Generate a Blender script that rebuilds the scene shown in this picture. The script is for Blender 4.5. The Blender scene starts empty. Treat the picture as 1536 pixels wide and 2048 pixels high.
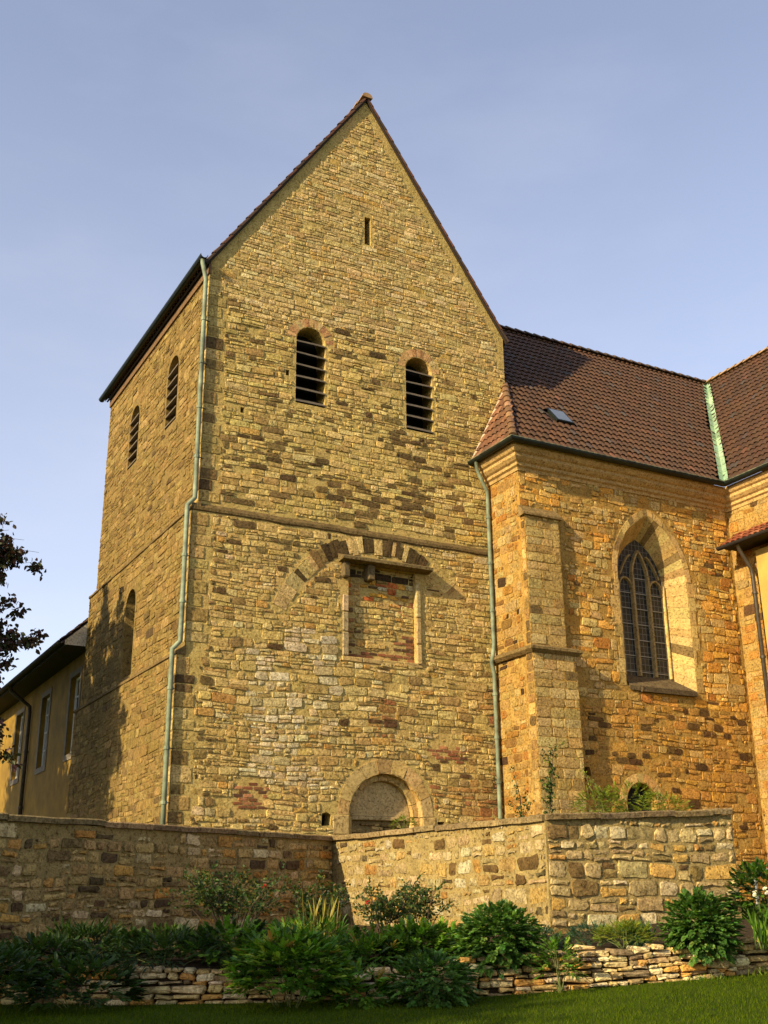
import bpy, math, random
from mathutils import Vector, Matrix, noise
from mathutils.geometry import tessellate_polygon
R = math.radians
sc = bpy.context.scene
COL = sc.collection

# ------------------------------------------------------------------ camera
CP = Vector((-8.0558, -23.838, -1.5746)); PITCH, YAW, ROLL = .3363, .5006, -.0095; FPX = 2225.67
fw = Vector((math.sin(YAW)*math.cos(PITCH), math.cos(YAW)*math.cos(PITCH), math.sin(PITCH)))
rt = Vector((math.cos(YAW), -math.sin(YAW), 0)); up = rt.cross(fw)
cr = rt*math.cos(ROLL)+up*math.sin(ROLL); cu = -rt*math.sin(ROLL)+up*math.cos(ROLL)
cd = bpy.data.cameras.new('camera'); cam = bpy.data.objects.new('camera', cd); COL.objects.link(cam)
cam.matrix_world = Matrix(((cr.x, cu.x, -fw.x, CP.x), (cr.y, cu.y, -fw.y, CP.y), (cr.z, cu.z, -fw.z, CP.z), (0, 0, 0, 1)))
cd.sensor_fit = 'VERTICAL'; cd.sensor_height = 36; cd.lens = 36*FPX/2048; cd.clip_end = 3000; cd.clip_start = .1
sc.camera = cam
def px(p):                                   # picture size of a piece, only used to rank pieces
    d = Vector(p)-CP; z = max(d.dot(fw), .1)
    return (768+FPX*d.dot(cr)/z, 1024-FPX*d.dot(cu)/z)
# ------------------------------------------------------------------ light
SAZ, SEL = 15.2, 26.0                          # light travels towards +x, SAZ degrees towards +y
sun_dir = Vector((math.cos(R(SAZ))*math.cos(R(SEL)), math.sin(R(SAZ))*math.cos(R(SEL)), -math.sin(R(SEL))))
w = bpy.data.worlds.new('World'); sc.world = w; w.use_nodes = True
nt = w.node_tree; nt.nodes.clear()
sky = nt.nodes.new('ShaderNodeTexSky'); sky.sky_type = 'NISHITA'; sky.sun_disc = False
sky.sun_elevation = R(SEL)
sky.sun_rotation = math.atan2(-sun_dir.x, -sun_dir.y)
sky.air_density = 1.0; sky.dust_density = 1.0; sky.ozone_density = 1.6; sky.altitude = 100
bg = nt.nodes.new('ShaderNodeBackground'); bg.inputs[1].default_value = .13
ow = nt.nodes.new('ShaderNodeOutputWorld')
hs = nt.nodes.new('ShaderNodeHueSaturation'); hs.inputs['Saturation'].default_value = .95; hs.inputs['Hue'].default_value = .504
nt.links.new(sky.outputs[0], hs.inputs['Color'])
# thin evening cloud, everywhere round the sky
tc = nt.nodes.new('ShaderNodeTexCoord'); mp = nt.nodes.new('ShaderNodeMapping'); mp.inputs['Scale'].default_value = (1.6, 1.6, 4.5)
nz = nt.nodes.new('ShaderNodeTexNoise'); nz.inputs['Scale'].default_value = 1.7; nz.inputs['Detail'].default_value = 7; nz.inputs['Roughness'].default_value = .55
cr_ = nt.nodes.new('ShaderNodeValToRGB'); cr_.color_ramp.elements[0].position = .42; cr_.color_ramp.elements[1].position = .78
mxw = nt.nodes.new('ShaderNodeMixRGB'); mxw.inputs['Color2'].default_value = (5.4, 5.0, 5.3, 1)
mlw = nt.nodes.new('ShaderNodeMath'); mlw.operation = 'MULTIPLY'; mlw.inputs[1].default_value = .10
vl = nt.nodes.new('ShaderNodeMath'); vl.operation = 'ADD'; vl.inputs[1].default_value = .14
nt.links.new(tc.outputs['Generated'], mp.inputs[0]); nt.links.new(mp.outputs[0], nz.inputs['Vector'])
nt.links.new(nz.outputs['Fac'], cr_.inputs[0]); nt.links.new(cr_.outputs[0], mlw.inputs[0])
sz = nt.nodes.new('ShaderNodeSeparateXYZ'); nt.links.new(tc.outputs['Generated'], sz.inputs[0])   # haze thickens towards the horizon all round
mr = nt.nodes.new('ShaderNodeMapRange'); mr.inputs['From Min'].default_value = .05; mr.inputs['From Max'].default_value = .65; mr.inputs['To Min'].default_value = .40; mr.inputs['To Max'].default_value = .13
nt.links.new(sz.outputs['Z'], mr.inputs['Value']); nt.links.new(mr.outputs[0], vl.inputs[1])
nt.links.new(mlw.outputs[0], vl.inputs[0]); nt.links.new(vl.outputs[0], mxw.inputs['Fac']); nt.links.new(hs.outputs[0], mxw.inputs['Color1'])
nt.links.new(mxw.outputs[0], bg.inputs[0]); nt.links.new(bg.outputs[0], ow.inputs[0])
sl = bpy.data.lights.new('sun', 'SUN'); sun = bpy.data.objects.new('sun', sl); COL.objects.link(sun)
sl.energy = 5.0; sl.angle = R(.6); sl.color = (1.0, .83, .51)
sun.rotation_euler = sun_dir.to_track_quat('-Z', 'Y').to_euler(); sun.location = (-30, -10, 30)
sc.view_settings.view_transform = 'Standard'; sc.view_settings.look = 'None'
sc.view_settings.exposure = 0.8; sc.view_settings.gamma = 1.0
sc.render.engine = 'CYCLES'

# ------------------------------------------------------------------ helpers
def lin(c):
    return tuple((v/255/12.92 if v/255 <= .04045 else ((v/255+.055)/1.055)**2.4) for v in c)
class MB:
    def __init__(s): s.v = []; s.f = []; s.c = []
    def add(s, vs, fs, c=(1, 1, 1)):
        n = len(s.v); s.v += [tuple(p) for p in vs]
        for f in fs: s.f.append(tuple(i+n for i in f)); s.c.append(c)
    def box(s, a, b, c=(1, 1, 1)):
        x0, y0, z0 = a; x1, y1, z1 = b
        s.add([(x0, y0, z0), (x1, y0, z0), (x1, y1, z0), (x0, y1, z0), (x0, y0, z1), (x1, y0, z1), (x1, y1, z1), (x0, y1, z1)],
              [(0, 3, 2, 1), (4, 5, 6, 7), (0, 1, 5, 4), (1, 2, 6, 5), (2, 3, 7, 6), (3, 0, 4, 7)], c)
    def tube(s, pts, r, n=8, c=(1, 1, 1), r2=None, cap=True):
        pts = [Vector(p) for p in pts]; base = len(s.v); m = len(pts)
        ref = None
        for i, p in enumerate(pts):
            if i == 0: t = pts[1]-p
            elif i == m-1: t = p-pts[i-1]
            else: t = (pts[i+1]-p).normalized()+(p-pts[i-1]).normalized()
            t.normalize()
            if ref is None: ref = Vector((0, 0, 1)) if abs(t.z) < .9 else Vector((1, 0, 0))
            a = t.cross(ref).normalized(); b = a.cross(t).normalized(); ref = b
            rr = r if r2 is None else r+(r2-r)*i/(m-1)
            for k in range(n):
                th = 2*math.pi*k/n; s.v.append(tuple(p+a*math.cos(th)*rr+b*math.sin(th)*rr))
        for i in range(m-1):
            for k in range(n):
                s.f.append((base+i*n+k, base+i*n+(k+1) % n, base+(i+1)*n+(k+1) % n, base+(i+1)*n+k)); s.c.append(c)
        if cap:
            s.f.append(tuple(base+k for k in range(n))); s.c.append(c)
            s.f.append(tuple(base+(m-1)*n+k for k in range(n))); s.c.append(c)
    def prism(s, prof, path, c=(1, 1, 1), cap=True):      # prof/path given as a list of rings
        n = len(prof[0]); base = len(s.v)
        for ring in prof: s.v += [tuple(p) for p in ring]
        for i in range(len(prof)-1):
            for k in range(n-1 if path == 'open' else n):
                s.f.append((base+i*n+k, base+i*n+(k+1) % n, base+(i+1)*n+(k+1) % n, base+(i+1)*n+k)); s.c.append(c)
        if cap and path != 'open':
            s.f.append(tuple(base+k for k in range(n))); s.c.append(c)
            s.f.append(tuple(base+(len(prof)-1)*n+k for k in range(n))); s.c.append(c)
WO = {}
def worg(o): return WO.get(o.name, Vector()) if o else Vector()
def build(name, mb, mat, parent=None, origin=None, smooth=False, kind=None):
    org = Vector(origin) if origin is not None else worg(parent)
    me = bpy.data.meshes.new(name)
    me.from_pydata([(p[0]-org.x, p[1]-org.y, p[2]-org.z) for p in mb.v], [], mb.f)
    at = me.attributes.new('col', 'FLOAT_COLOR', 'FACE')
    buf = []
    for c in mb.c: buf += [c[0], c[1], c[2], 1.0]
    at.data.foreach_set('color', buf)
    me.materials.append(mat)
    if smooth: me.polygons.foreach_set('use_smooth', [True]*len(me.polygons))
    o = bpy.data.objects.new(name, me); COL.objects.link(o)
    WO[o.name] = org
    if parent: o.parent = parent; o.location = org-worg(parent)
    else: o.location = org
    if kind: o['kind'] = kind
    return o
def tag(o, label, cat, group=None):
    o['label'] = label; o['category'] = cat
    if group: o['group'] = group
    return o
def thing(name, loc, label, cat, group=None):
    o = bpy.data.objects.new(name, None); COL.objects.link(o); o.location = loc; o.empty_display_size = .3
    WO[o.name] = Vector(loc); return tag(o, label, cat, group)
def emit(pieces, name, mat, parent, n=300, rest=None):
    """each piece = (verts, faces, colour); the n that show largest become objects, the others one joined part"""
    sc_ = []
    for i, (v, f, c) in enumerate(pieces):
        q = [px(p) for p in v]; xs = [a[0] for a in q]; ys = [a[1] for a in q]
        vis = 1 if (max(xs) > 0 and min(xs) < 1536 and max(ys) > 0 and min(ys) < 2048) else .001
        sc_.append(((max(xs)-min(xs))*(max(ys)-min(ys))*vis, i))
    sc_.sort(reverse=True)
    for k, (a, i) in enumerate(sc_[:n]):
        v, f, c = pieces[i]; mb = MB(); mb.add(v, f, c)
        org = sum((Vector(p) for p in v), Vector())/len(v)
        build(name, mb, mat, parent, origin=org)
    if len(sc_) > n:
        mb = MB()
        for a, i in sc_[n:]: mb.add(*pieces[i])
        build(rest or name+'_facing', mb, mat, parent, kind='stuff')

# ------------------------------------------------------------------ materials
def new_mat(name):
    m = bpy.data.materials.new(name); m.use_nodes = True
    n = m.node_tree; b = n.nodes['Principled BSDF']; return m, n, b
def nnoise(n, scale, detail=5, rough=.6, vec=None, sx=None):
    t = n.nodes.new('ShaderNodeTexNoise'); t.inputs['Scale'].default_value = scale
    t.inputs['Detail'].default_value = detail; t.inputs['Roughness'].default_value = rough
    g = n.nodes.new('ShaderNodeNewGeometry')
    if sx:
        mp = n.nodes.new('ShaderNodeMapping'); mp.inputs['Scale'].default_value = sx
        n.links.new(g.outputs['Position'], mp.inputs[0]); n.links.new(mp.outputs[0], t.inputs['Vector'])
    else: n.links.new(g.outputs['Position'], t.inputs['Vector'])
    return t
def ramp(n, src, p0, c0, p1, c1):
    r = n.nodes.new('ShaderNodeValToRGB'); e = r.color_ramp.elements
    e[0].position = p0; e[0].color = (*c0, 1); e[1].position = p1; e[1].color = (*c1, 1)
    n.links.new(src, r.inputs[0]); return r.outputs[0]
def mix(n, mode, fac, a, b):
    m = n.nodes.new('ShaderNodeMixRGB'); m.blend_type = mode
    for s, i in ((fac, 0), (a, 1), (b, 2)):
        if isinstance(s, (int, float)): m.inputs[i].default_value = s
        elif isinstance(s, tuple): m.inputs[i].default_value = (*s, 1)
        else: n.links.new(s, m.inputs[i])
    return m.outputs[0]
def bump(n, b, parts, dist=.02):
    prev = None
    for src, st, d in parts:
        k = n.nodes.new('ShaderNodeBump'); k.inputs['Strength'].default_value = st; k.inputs['Distance'].default_value = d
        n.links.new(src, k.inputs['Height'])
        if prev: n.links.new(prev, k.inputs['Normal'])
        prev = k.outputs[0]
    n.links.new(prev, b.inputs['Normal'])
def attr_col(n):
    a = n.nodes.new('ShaderNodeAttribute'); a.attribute_name = 'col'; return a.outputs['Color']
def M_stone(name, fine=.35, stain=.5, stain_col=(.30, .25, .16), bstr=.6, rough=.92, blot=.5):
    m, n, b = new_mat(name)
    c = attr_col(n)
    g = nnoise(n, 26, 6, .7); c = mix(n, 'MULTIPLY', 1, c, ramp(n, g.outputs['Fac'], .3, (1-fine,)*3, .7, (1+fine*.6,)*3))
    g2 = nnoise(n, 6.5, 5, .65); c = mix(n, 'MULTIPLY', 1, c, ramp(n, g2.outputs['Fac'], .35, (1-blot*.55, 1-blot*.58, 1-blot*.62), .62, (1.08,)*3))
    g4 = nnoise(n, 17, 7, .75); c = mix(n, 'MULTIPLY', 1, c, ramp(n, g4.outputs['Fac'], .38, (.36, .32, .25), .49, (1.03,)*3))
    g3 = nnoise(n, .8, 6, .62, sx=(1.5, 1.5, .55))
    c = mix(n, 'MIX', ramp(n, g3.outputs['Fac'], .56, (0,)*3, .74, (stain,)*3), c, mix(n, 'MULTIPLY', 1, c, stain_col))
    g5 = nnoise(n, 1.0, 6, .6, sx=(2.4, 2.4, .22)); c = mix(n, 'MIX', ramp(n, g5.outputs['Fac'], .55, (0,)*3, .72, (stain*.75,)*3), c, mix(n, 'MULTIPLY', 1, c, stain_col))
    n.links.new(c, b.inputs['Base Color']); b.inputs['Roughness'].default_value = rough
    b.inputs['Specular IOR Level'].default_value = .18
    h = nnoise(n, 14, 8, .68); h2 = nnoise(n, 75, 4, .6)
    bump(n, b, [(h.outputs['Fac'], bstr, .035), (h2.outputs['Fac'], bstr*.6, .008)])
    return m
def M_plain(name, col, rough=.7, var=.15, scale=8, metal=0, bstr=.15, spec=.3, bd=.01):
    m, n, b = new_mat(name)
    g = nnoise(n, scale, 6, .62)
    lo = tuple(v*(1-var) for v in col); hi = tuple(min(1, v*(1+var)) for v in col)
    n.links.new(ramp(n, g.outputs['Fac'], .33, lo, .68, hi), b.inputs['Base Color'])
    b.inputs['Roughness'].default_value = rough; b.inputs['Metallic'].default_value = metal
    b.inputs['Specular IOR Level'].default_value = spec
    bump(n, b, [(g.outputs['Fac'], bstr, bd)])
    return m
def M_attr(name, rough=.75, var=.25, scale=14, bstr=.25, spec=.2, patch=None):
    m, n, b = new_mat(name); c = attr_col(n)
    g = nnoise(n, scale, 6, .65); c = mix(n, 'MULTIPLY', 1, c, ramp(n, g.outputs['Fac'], .32, (1-var,)*3, .7, (1+var*.6,)*3))
    if patch:
        g3 = nnoise(n, patch[0], 6, .6); c = mix(n, 'MIX', ramp(n, g3.outputs['Fac'], .52, (0,)*3, .72, (patch[1],)*3), c, patch[2])
    n.links.new(c, b.inputs['Base Color']); b.inputs['Roughness'].default_value = rough
    b.inputs['Specular IOR Level'].default_value = spec
    bump(n, b, [(g.outputs['Fac'], bstr, .012)])
    return m
def M_leaf(name, rough=.5, trans=.35):
    m, n, b = new_mat(name); c = attr_col(n)
    b.inputs['Roughness'].default_value = rough; b.inputs['Specular IOR Level'].default_value = .3
    n.links.new(c, b.inputs['Base Color'])
    t = n.nodes.new('ShaderNodeBsdfTranslucent'); n.links.new(mix(n, 'MULTIPLY', 1, c, (1.3, 1.35, .5)), t.inputs['Color'])
    s = n.nodes.new('ShaderNodeMixShader'); s.inputs[0].default_value = trans
    n.links.new(b.outputs[0], s.inputs[1]); n.links.new(t.outputs[0], s.inputs[2])
    n.links.new(s.outputs[0], n.nodes['Material Output'].inputs['Surface'])
    return m
MT = {}
MT['tower_stone'] = M_stone('weathered limestone', .40, .42, (.45, .40, .30), 1.0)
MT['nave_stone'] = M_stone('orange sandstone', .40, .32, (.5, .43, .32), .85, blot=.45)
MT['wall_stone'] = M_stone('terrace wall stone', .42, .4, (.45, .42, .36), .9, blot=.55)
MT['dry_stone'] = M_stone('dry wall stone', .35, .3, (.5, .5, .42), .8, blot=.5)
MT['dressed'] = M_stone('dressed sandstone', .2, .4, (.55, .5, .42), .4, blot=.34)
def M_mortar(name, a, b_, pink=None, bstr=.9):
    m, n, b = new_mat(name)
    g = nnoise(n, 3.2, 8, .7); c = ramp(n, g.outputs['Fac'], .34, a, .66, b_)
    gf = nnoise(n, 40, 5, .7); c = mix(n, 'MULTIPLY', 1, c, ramp(n, gf.outputs['Fac'], .3, (.6,)*3, .65, (1.1,)*3))
    g3 = nnoise(n, .55, 6, .6, sx=(1.2, 1.2, .8)); 
    if pink: c = mix(n, 'MIX', ramp(n, g3.outputs['Fac'], .5, (0,)*3, .68, (.75,)*3), c, pink)
    n.links.new(c, b.inputs['Base Color']); b.inputs['Roughness'].default_value = .95; b.inputs['Specular IOR Level'].default_value = .1
    g4 = nnoise(n, 13, 8, .78); c = mix(n, 'MULTIPLY', 1, c, ramp(n, g4.outputs['Fac'], .37, (.34, .29, .22), .49, (1,)*3)); n.links.new(c, b.inputs['Base Color'])
    h = nnoise(n, 9, 9, .72); bump(n, b, [(h.outputs['Fac'], bstr, .05), (g4.outputs['Fac'], .6, .03), (gf.outputs['Fac'], .5, .012)])
    return m
MT['tower_mortar'] = M_mortar('tower lime mortar', lin((172, 146, 82)), lin((204, 177, 108)), lin((194, 156, 98)))
MT['side_mortar'] = M_mortar('side mortar darkened for sun', lin((116, 96, 54)), lin((144, 121, 72)), lin((134, 105, 62)))  # darker than the front mortar to offset the stronger sun on this side
MT['nave_mortar'] = M_mortar('nave mortar', lin((152, 116, 56)), lin((186, 150, 82)), lin((188, 134, 54)))
MT['wall_mortar'] = M_mortar('terrace wall mortar', lin((142, 122, 76)), lin((172, 149, 94)))
MT['slat'] = M_plain('weathered slat wood', lin((104, 92, 76)), .8, .3, 30)
MT['dark'] = M_plain('dark interior', (.012, .011, .010), .95, .2)
MT['copper'] = M_plain('verdigris copper', lin((110, 118, 96)), .65, .5, 3, .0, .2)
MT['gutter'] = M_plain('dark oxidised gutter', lin((28, 34, 29)), .5, .4, 6, .3, .1)
MT['pipe_dark'] = M_plain('brown cast pipe', lin((66, 56, 44)), .5, .3, 9, .2)
MT['roof_tile'] = M_attr('brown roof tile', .62, .3, 12, .3, .3, (1.3, .35, lin((62, 52, 44))))
MT['deck'] = M_plain('roof deck', lin((48, 38, 30)), .9, .2)
MT['brick'] = M_attr('old red brick', .9, .4, 22, .5)
MT['yellow'] = M_plain('ochre render', lin((124, 96, 30)), .9, .3, 1.4, 0, .35)
MT['soffit'] = M_plain('dark timber soffit', lin((40, 33, 28)), .8, .25, 12)
MT['white'] = M_plain('white paint', (.7, .69, .65), .5, .06, 9)
MT['lead'] = M_plain('lead bars', lin((150, 148, 140)), .6, .15, 20, .2)
MT['grey_stone'] = M_plain('grey stone surround', lin((112, 102, 88)), .9, .2, 8)
MT['soil'] = M_plain('dark soil', lin((58, 46, 32)), 1, .4, 9, 0, .9, .1, .05)
MT['leaf'] = M_leaf('green leaf'); MT['leaf_dark'] = M_leaf('dark tree leaf', .55, .2)
MT['petal'] = M_leaf('petal', .6, .2)
MT['bark'] = M_plain('bark', lin((70, 58, 46)), .95, .35, 12, 0, .7)
MT['stem'] = M_plain('green stem', lin((92, 98, 48)), .7, .25, 20)
MT['rail'] = M_plain('galvanised rail', lin((150, 150, 148)), .4, .12, 20, .6)
def M_glass():
    m, n, b = new_mat('leaded glass')
    br = n.nodes.new('ShaderNodeTexBrick'); br.offset = 0; br.inputs['Scale'].default_value = 1
    br.inputs['Color1'].default_value = (.010, .012, .013, 1); br.inputs['Color2'].default_value = (.022, .025, .027, 1)
    br.inputs['Mortar'].default_value = (.12, .12, .11, 1); br.inputs['Mortar Size'].default_value = .008
    br.inputs['Brick Width'].default_value = .13; br.inputs['Row Height'].default_value = .17
    g = n.nodes.new('ShaderNodeNewGeometry'); sp = n.nodes.new('ShaderNodeSeparateXYZ'); cb = n.nodes.new('ShaderNodeCombineXYZ')
    ad = n.nodes.new('ShaderNodeMath'); n.links.new(g.outputs['Position'], sp.inputs[0])
    n.links.new(sp.outputs['X'], ad.inputs[0]); n.links.new(sp.outputs['Y'], ad.inputs[1])
    n.links.new(ad.outputs[0], cb.inputs[0]); n.links.new(sp.outputs['Z'], cb.inputs[1]); n.links.new(cb.outputs[0], br.inputs['Vector'])
    n.links.new(br.outputs['Color'], b.inputs['Base Color']); b.inputs['Roughness'].default_value = .3; b.inputs['Specular IOR Level'].default_value = .25
    h = nnoise(n, 7, 3, .5); bump(n, b, [(br.outputs['Fac'], .4, .01), (h.outputs['Fac'], .25, .03)])
    return m
MT['glass'] = M_glass()
def M_lawn():
    m, n, b = new_mat('lawn turf')
    g = nnoise(n, 1.3, 6, .6); g2 = nnoise(n, 45, 4, .7)
    c = ramp(n, g.outputs['Fac'], .3, lin((48, 64, 5)), .7, lin((72, 86, 10)))
    c = mix(n, 'MULTIPLY', 1, c, ramp(n, g2.outputs['Fac'], .3, (.55,)*3, .7, (1.2,)*3))
    n.links.new(c, b.inputs['Base Color']); b.inputs['Roughness'].default_value = .95; b.inputs['Specular IOR Level'].default_value = .1
    bump(n, b, [(g2.outputs['Fac'], .8, .04)]); return m
MT['lawn'] = M_lawn()

# ------------------------------------------------------------------ masonry
class Plane:
    def __init__(s, O, U, V, N): s.O, s.U, s.V, s.N = Vector(O), Vector(U), Vector(V), Vector(N)
    def p(s, u, v, d=0): return s.O+s.U*u+s.V*v+s.N*d
def arch_poly(cx, z0, zs, r, n=10, pts=0.0):
    """opening with a round (pts=0) or pointed head; returned as (u,v) list"""
    o = [(cx-r, z0), (cx+r, z0)]
    if pts == 0:
        o += [(cx+r*math.cos(math.pi*k/n), zs+r*math.sin(math.pi*k/n)) for k in range(n+1)]
    else:
        h = pts; Rr = (h*h+r*r)/(2*r)                # two arcs of radius Rr meeting at the apex
        a1 = math.asin(h/Rr)
        o += [(cx+r-Rr+Rr*math.cos(a1*k/n), zs+Rr*math.sin(a1*k/n)) for k in range(n+1)]
        o += [(cx-r+Rr-Rr*math.cos(a1*k/n), zs+Rr*math.sin(a1*k/n)) for k in range(n-1, -1, -1)]
    return o
def in_poly(u, v, P):
    c = False; j = len(P)-1
    for i in range(len(P)):
        a, b = P[i], P[j]
        if (a[1] > v) != (b[1] > v) and u < (b[0]-a[0])*(v-a[1])/(b[1]-a[1])+a[0]: c = not c
        j = i
    return c
def panel(mb, pl, outer, holes=(), c=(1, 1, 1), d=0):
    loops = [[Vector((u, v, 0)) for u, v in L] for L in [outer, *holes]]
    flat = [p for L in loops for p in L]
    mb.add([pl.p(p.x, p.y, d) for p in flat], [tuple(t) for t in tessellate_polygon(loops)], c)
def reveal(mb, pl, poly, d0, d1, scale=1.0, ctr=None, c=(1, 1, 1), poly2=None):
    n = len(poly); q = poly2 or poly
    mb.add([pl.p(u, v, d0) for u, v in poly]+[pl.p(u, v, d1) for u, v in q],
           [(i, (i+1) % n, n+(i+1) % n, n+i) for i in range(n)], c)
def stone(pl, pts, proud, rng, col, back=.05, inset=.012, dome=.006, wob=None):
    """irregular block whose outline is a list of (u,v)"""
    n = len(pts)
    cu_, cv_ = sum(p[0] for p in pts)/n, sum(p[1] for p in pts)/n
    tilt_u, tilt_v = rng.uniform(-.05, .05), rng.uniform(-.06, .06)
    A = [pl.p(u, v, -back) for u, v in pts]; B = []
    for u, v in pts:
        du, dv = u-cu_, v-cv_; l = math.hypot(du, dv) or 1
        k = 1-inset*rng.uniform(.6, 1.5)/l
        B.append(pl.p(cu_+du*k, cv_+dv*k, max(.001, proud+tilt_u*du+tilt_v*dv+rng.uniform(-.002, .002))))
    C = [pl.p(cu_+rng.uniform(-.02, .02), cv_+rng.uniform(-.01, .01), proud+dome*rng.uniform(.2, 1.6))]
    f = [(i, (i+1) % n, n+(i+1) % n, n+i) for i in range(n)]+[(n+i, n+(i+1) % n, 2*n) for i in range(n)]
    return (A+B+C, f, col)
def rect8(u0, v0, u1, v1, rng, j=.012, cut=.3, mid=False):
    m = min(u1-u0, v1-v0)
    def q(): return m*rng.uniform(.04, cut)
    def t(): return rng.uniform(-j, j)
    o = [(u0+q(), v0+t()), (u1-q(), v0+t()), (u1+t(), v0+q()), (u1+t(), v1-q()),
         (u1-q(), v1+t()), (u0+q(), v1+t()), (u0+t(), v1-q()), (u0+t(), v0+q())]
    if mid:
        r = []
        for i in range(8):
            a, b = o[i], o[(i+1) % 8]; r.append(a)
            if i % 2 == 0:
                f = rng.uniform(.35, .65); nn = ((0, -1), (1, 0), (0, 1), (-1, 0))[i//2]; k = m*rng.uniform(-.04, .07)
                r.append((a[0]+(b[0]-a[0])*f+nn[0]*k, a[1]+(b[1]-a[1])*f+nn[1]*k))
        o = r
    return o
def masonry(pl, u0, u1, v0, v1, ok, colf, rng, h=(.11, .2), ar=(1.2, 3.2), gap=(.008, .022), split=.35,
            proud=(.002, .014), j=.012, cut=.3, wave=.02, skip=.05, slope=0.0, inset=.012, quoin=None, dome=.006, mid=False):
    out = []; v = v0; ph = rng.uniform(0, 9)
    def wv(u, vv): return wave*(math.sin(u*1.1+ph+vv*.7)+.6*math.sin(u*2.9+vv*1.7+ph*2))+slope*u
    while v < v1-.04:
        hh = rng.uniform(*h)
        if v+hh > v1: hh = v1-v
        u = u0; first = True
        while u < u1-.05:
            ww = hh*rng.uniform(*ar)
            if first:
                ww *= rng.uniform(.4, 1.1)
                if quoin: ww = rng.uniform(*quoin)
            first = False
            e = min(u+ww, u1)
            if u1-e < .08: e = u1
            cells = []
            r_ = rng.random()
            if r_ < split and hh > .12:
                m = v+hh*rng.uniform(.38, .62)
                if rng.random() < .5: cells = [(u, v, e, m), (u, m, e, v+hh)]
                else:
                    k = u+(e-u)*rng.uniform(.35, .65); cells = [(u, v, e, m), (u, m, k, v+hh), (k, m, e, v+hh)]
            else: cells = [(u, v, e, v+hh)]
            for (a, b, c_, d) in cells:
                if rng.random() < skip: continue
                def put(a, b, c_, d, depth):
                    g = rng.uniform(*gap)/2
                    if c_-a < .06 or d-b < .045: return
                    S = [(a+g+(c_-a-2*g)*p, b+g+(d-b-2*g)*q) for p in (0, .2, .4, .6, .8, 1) for q in (0, .5, 1)]
                    if all(ok(p, q+wv(p, q)) for p, q in S):
                        P = rect8(a+g, b+g, c_-g, d-g, rng, j, cut, mid)
                        P = [(p, q+wv(p, q)) for p, q in P]
                        out.append(stone(pl, P, rng.uniform(*proud), rng, colf((a+c_)/2, (b+d)/2, rng), inset=inset, dome=dome))
                    elif depth < 2:
                        if c_-a > (d-b)*.9:
                            k = a+(c_-a)*rng.uniform(.35, .65); put(a, b, k, d, depth+1); put(k, b, c_, d, depth+1)
                        else:
                            k = b+(d-b)*.5; put(a, b, c_, k, depth+1); put(a, k, c_, d, depth+1)
                put(a, b, c_, d, 0)
            u = e
        v += hh
    return out
def pick(rng, pal, sat=(1.06, 1.01, .90)):
    t = rng.random()*sum(p[0] for p in pal)
    for wgt, c in pal:
        t -= wgt
        if t <= 0: break
    k = rng.uniform(.86, 1.14); c = lin(c)
    return tuple(min(.95, x*k*f*rng.uniform(.95, 1.05)) for x, f in zip(c, sat))
def scl(P, k): return [(w_, tuple(v*k for v in c)) for w_, c in P]
def nse(a, b, s=1.0, o=0.0): return noise.noise(Vector((a*s+o, b*s-o, o*.37)))
def voussoirs(pl, cx, cz, ri, ro, a0, a1, n, rng, colf, proud=.02, gap=.012, back=.06, jit=0.0, keep=None):
    out = []
    ws = [rng.uniform(1-jit, 1+jit) for _ in range(n)]; tot = sum(ws); a = a0
    for k in range(n):
        b = a+(a1-a0)*ws[k]/tot; ga = gap/ro/2*(1 if a1 > a0 else -1)
        if keep is None or rng.random() < keep(a):
            P = []; m = 3
            r0, r1 = ri*(1+rng.uniform(-jit, jit)*.05), ro*(1+rng.uniform(-jit, jit)*.06)
            for i in range(m+1): t = a+ga+(b-a-2*ga)*i/m; P.append((cx+r1*math.cos(R(t*1)), cz+r1*math.sin(R(t))))
            for i in range(m, -1, -1): t = a+ga+(b-a-2*ga)*i/m; P.append((cx+r0*math.cos(R(t)), cz+r0*math.sin(R(t))))
            out.append(stone(pl, P, proud+rng.uniform(-.004, .006), rng, colf(k, rng), back=back, inset=.01, dome=.002))
        a = b
    return out
def block(a, b, col, rng=None, ch=.012):
    """box with chamfered edges (24 verts)"""
    x0, y0, z0 = a; x1, y1, z1 = b
    mb = MB(); v = []
    for x, sx in ((x0, 1), (x1, -1)):
        for y, sy in ((y0, 1), (y1, -1)):
            for z, sz in ((z0, 1), (z1, -1)):
                j = (lambda: rng.uniform(-.004, .004)) if rng else (lambda: 0)
                v += [(x+j(), y+sy*ch, z+sz*ch), (x+sx*ch, y+j(), z+sz*ch), (x+sx*ch, y+sy*ch, z+j())]
    def i(ix, iy, iz, k): return (ix*4+iy*2+iz)*3+k
    f = []
    for s in (0, 1):
        f += [(i(s, 0, 0, 0), i(s, 1, 0, 0), i(s, 1, 1, 0), i(s, 0, 1, 0)), (i(0, s, 0, 1), i(1, s, 0, 1), i(1, s, 1, 1), i(0, s, 1, 1)),
              (i(0, 0, s, 2), i(1, 0, s, 2), i(1, 1, s, 2), i(0, 1, s, 2))]
        for t in (0, 1):
            f += [(i(s, t, 0, 0), i(s, t, 1, 0), i(s, t, 1, 1), i(s, t, 0, 1)), (i(s, 0, t, 0), i(s, 1, t, 0), i(s, 1, t, 2), i(s, 0, t, 2)),
                  (i(0, s, t, 1), i(1, s, t, 1), i(1, s, t, 2), i(0, s, t, 2))]
            for q in (0, 1): f.append((i(s, t, q, 0), i(s, t, q, 1), i(s, t, q, 2)))
    return (v, f, col)

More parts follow.
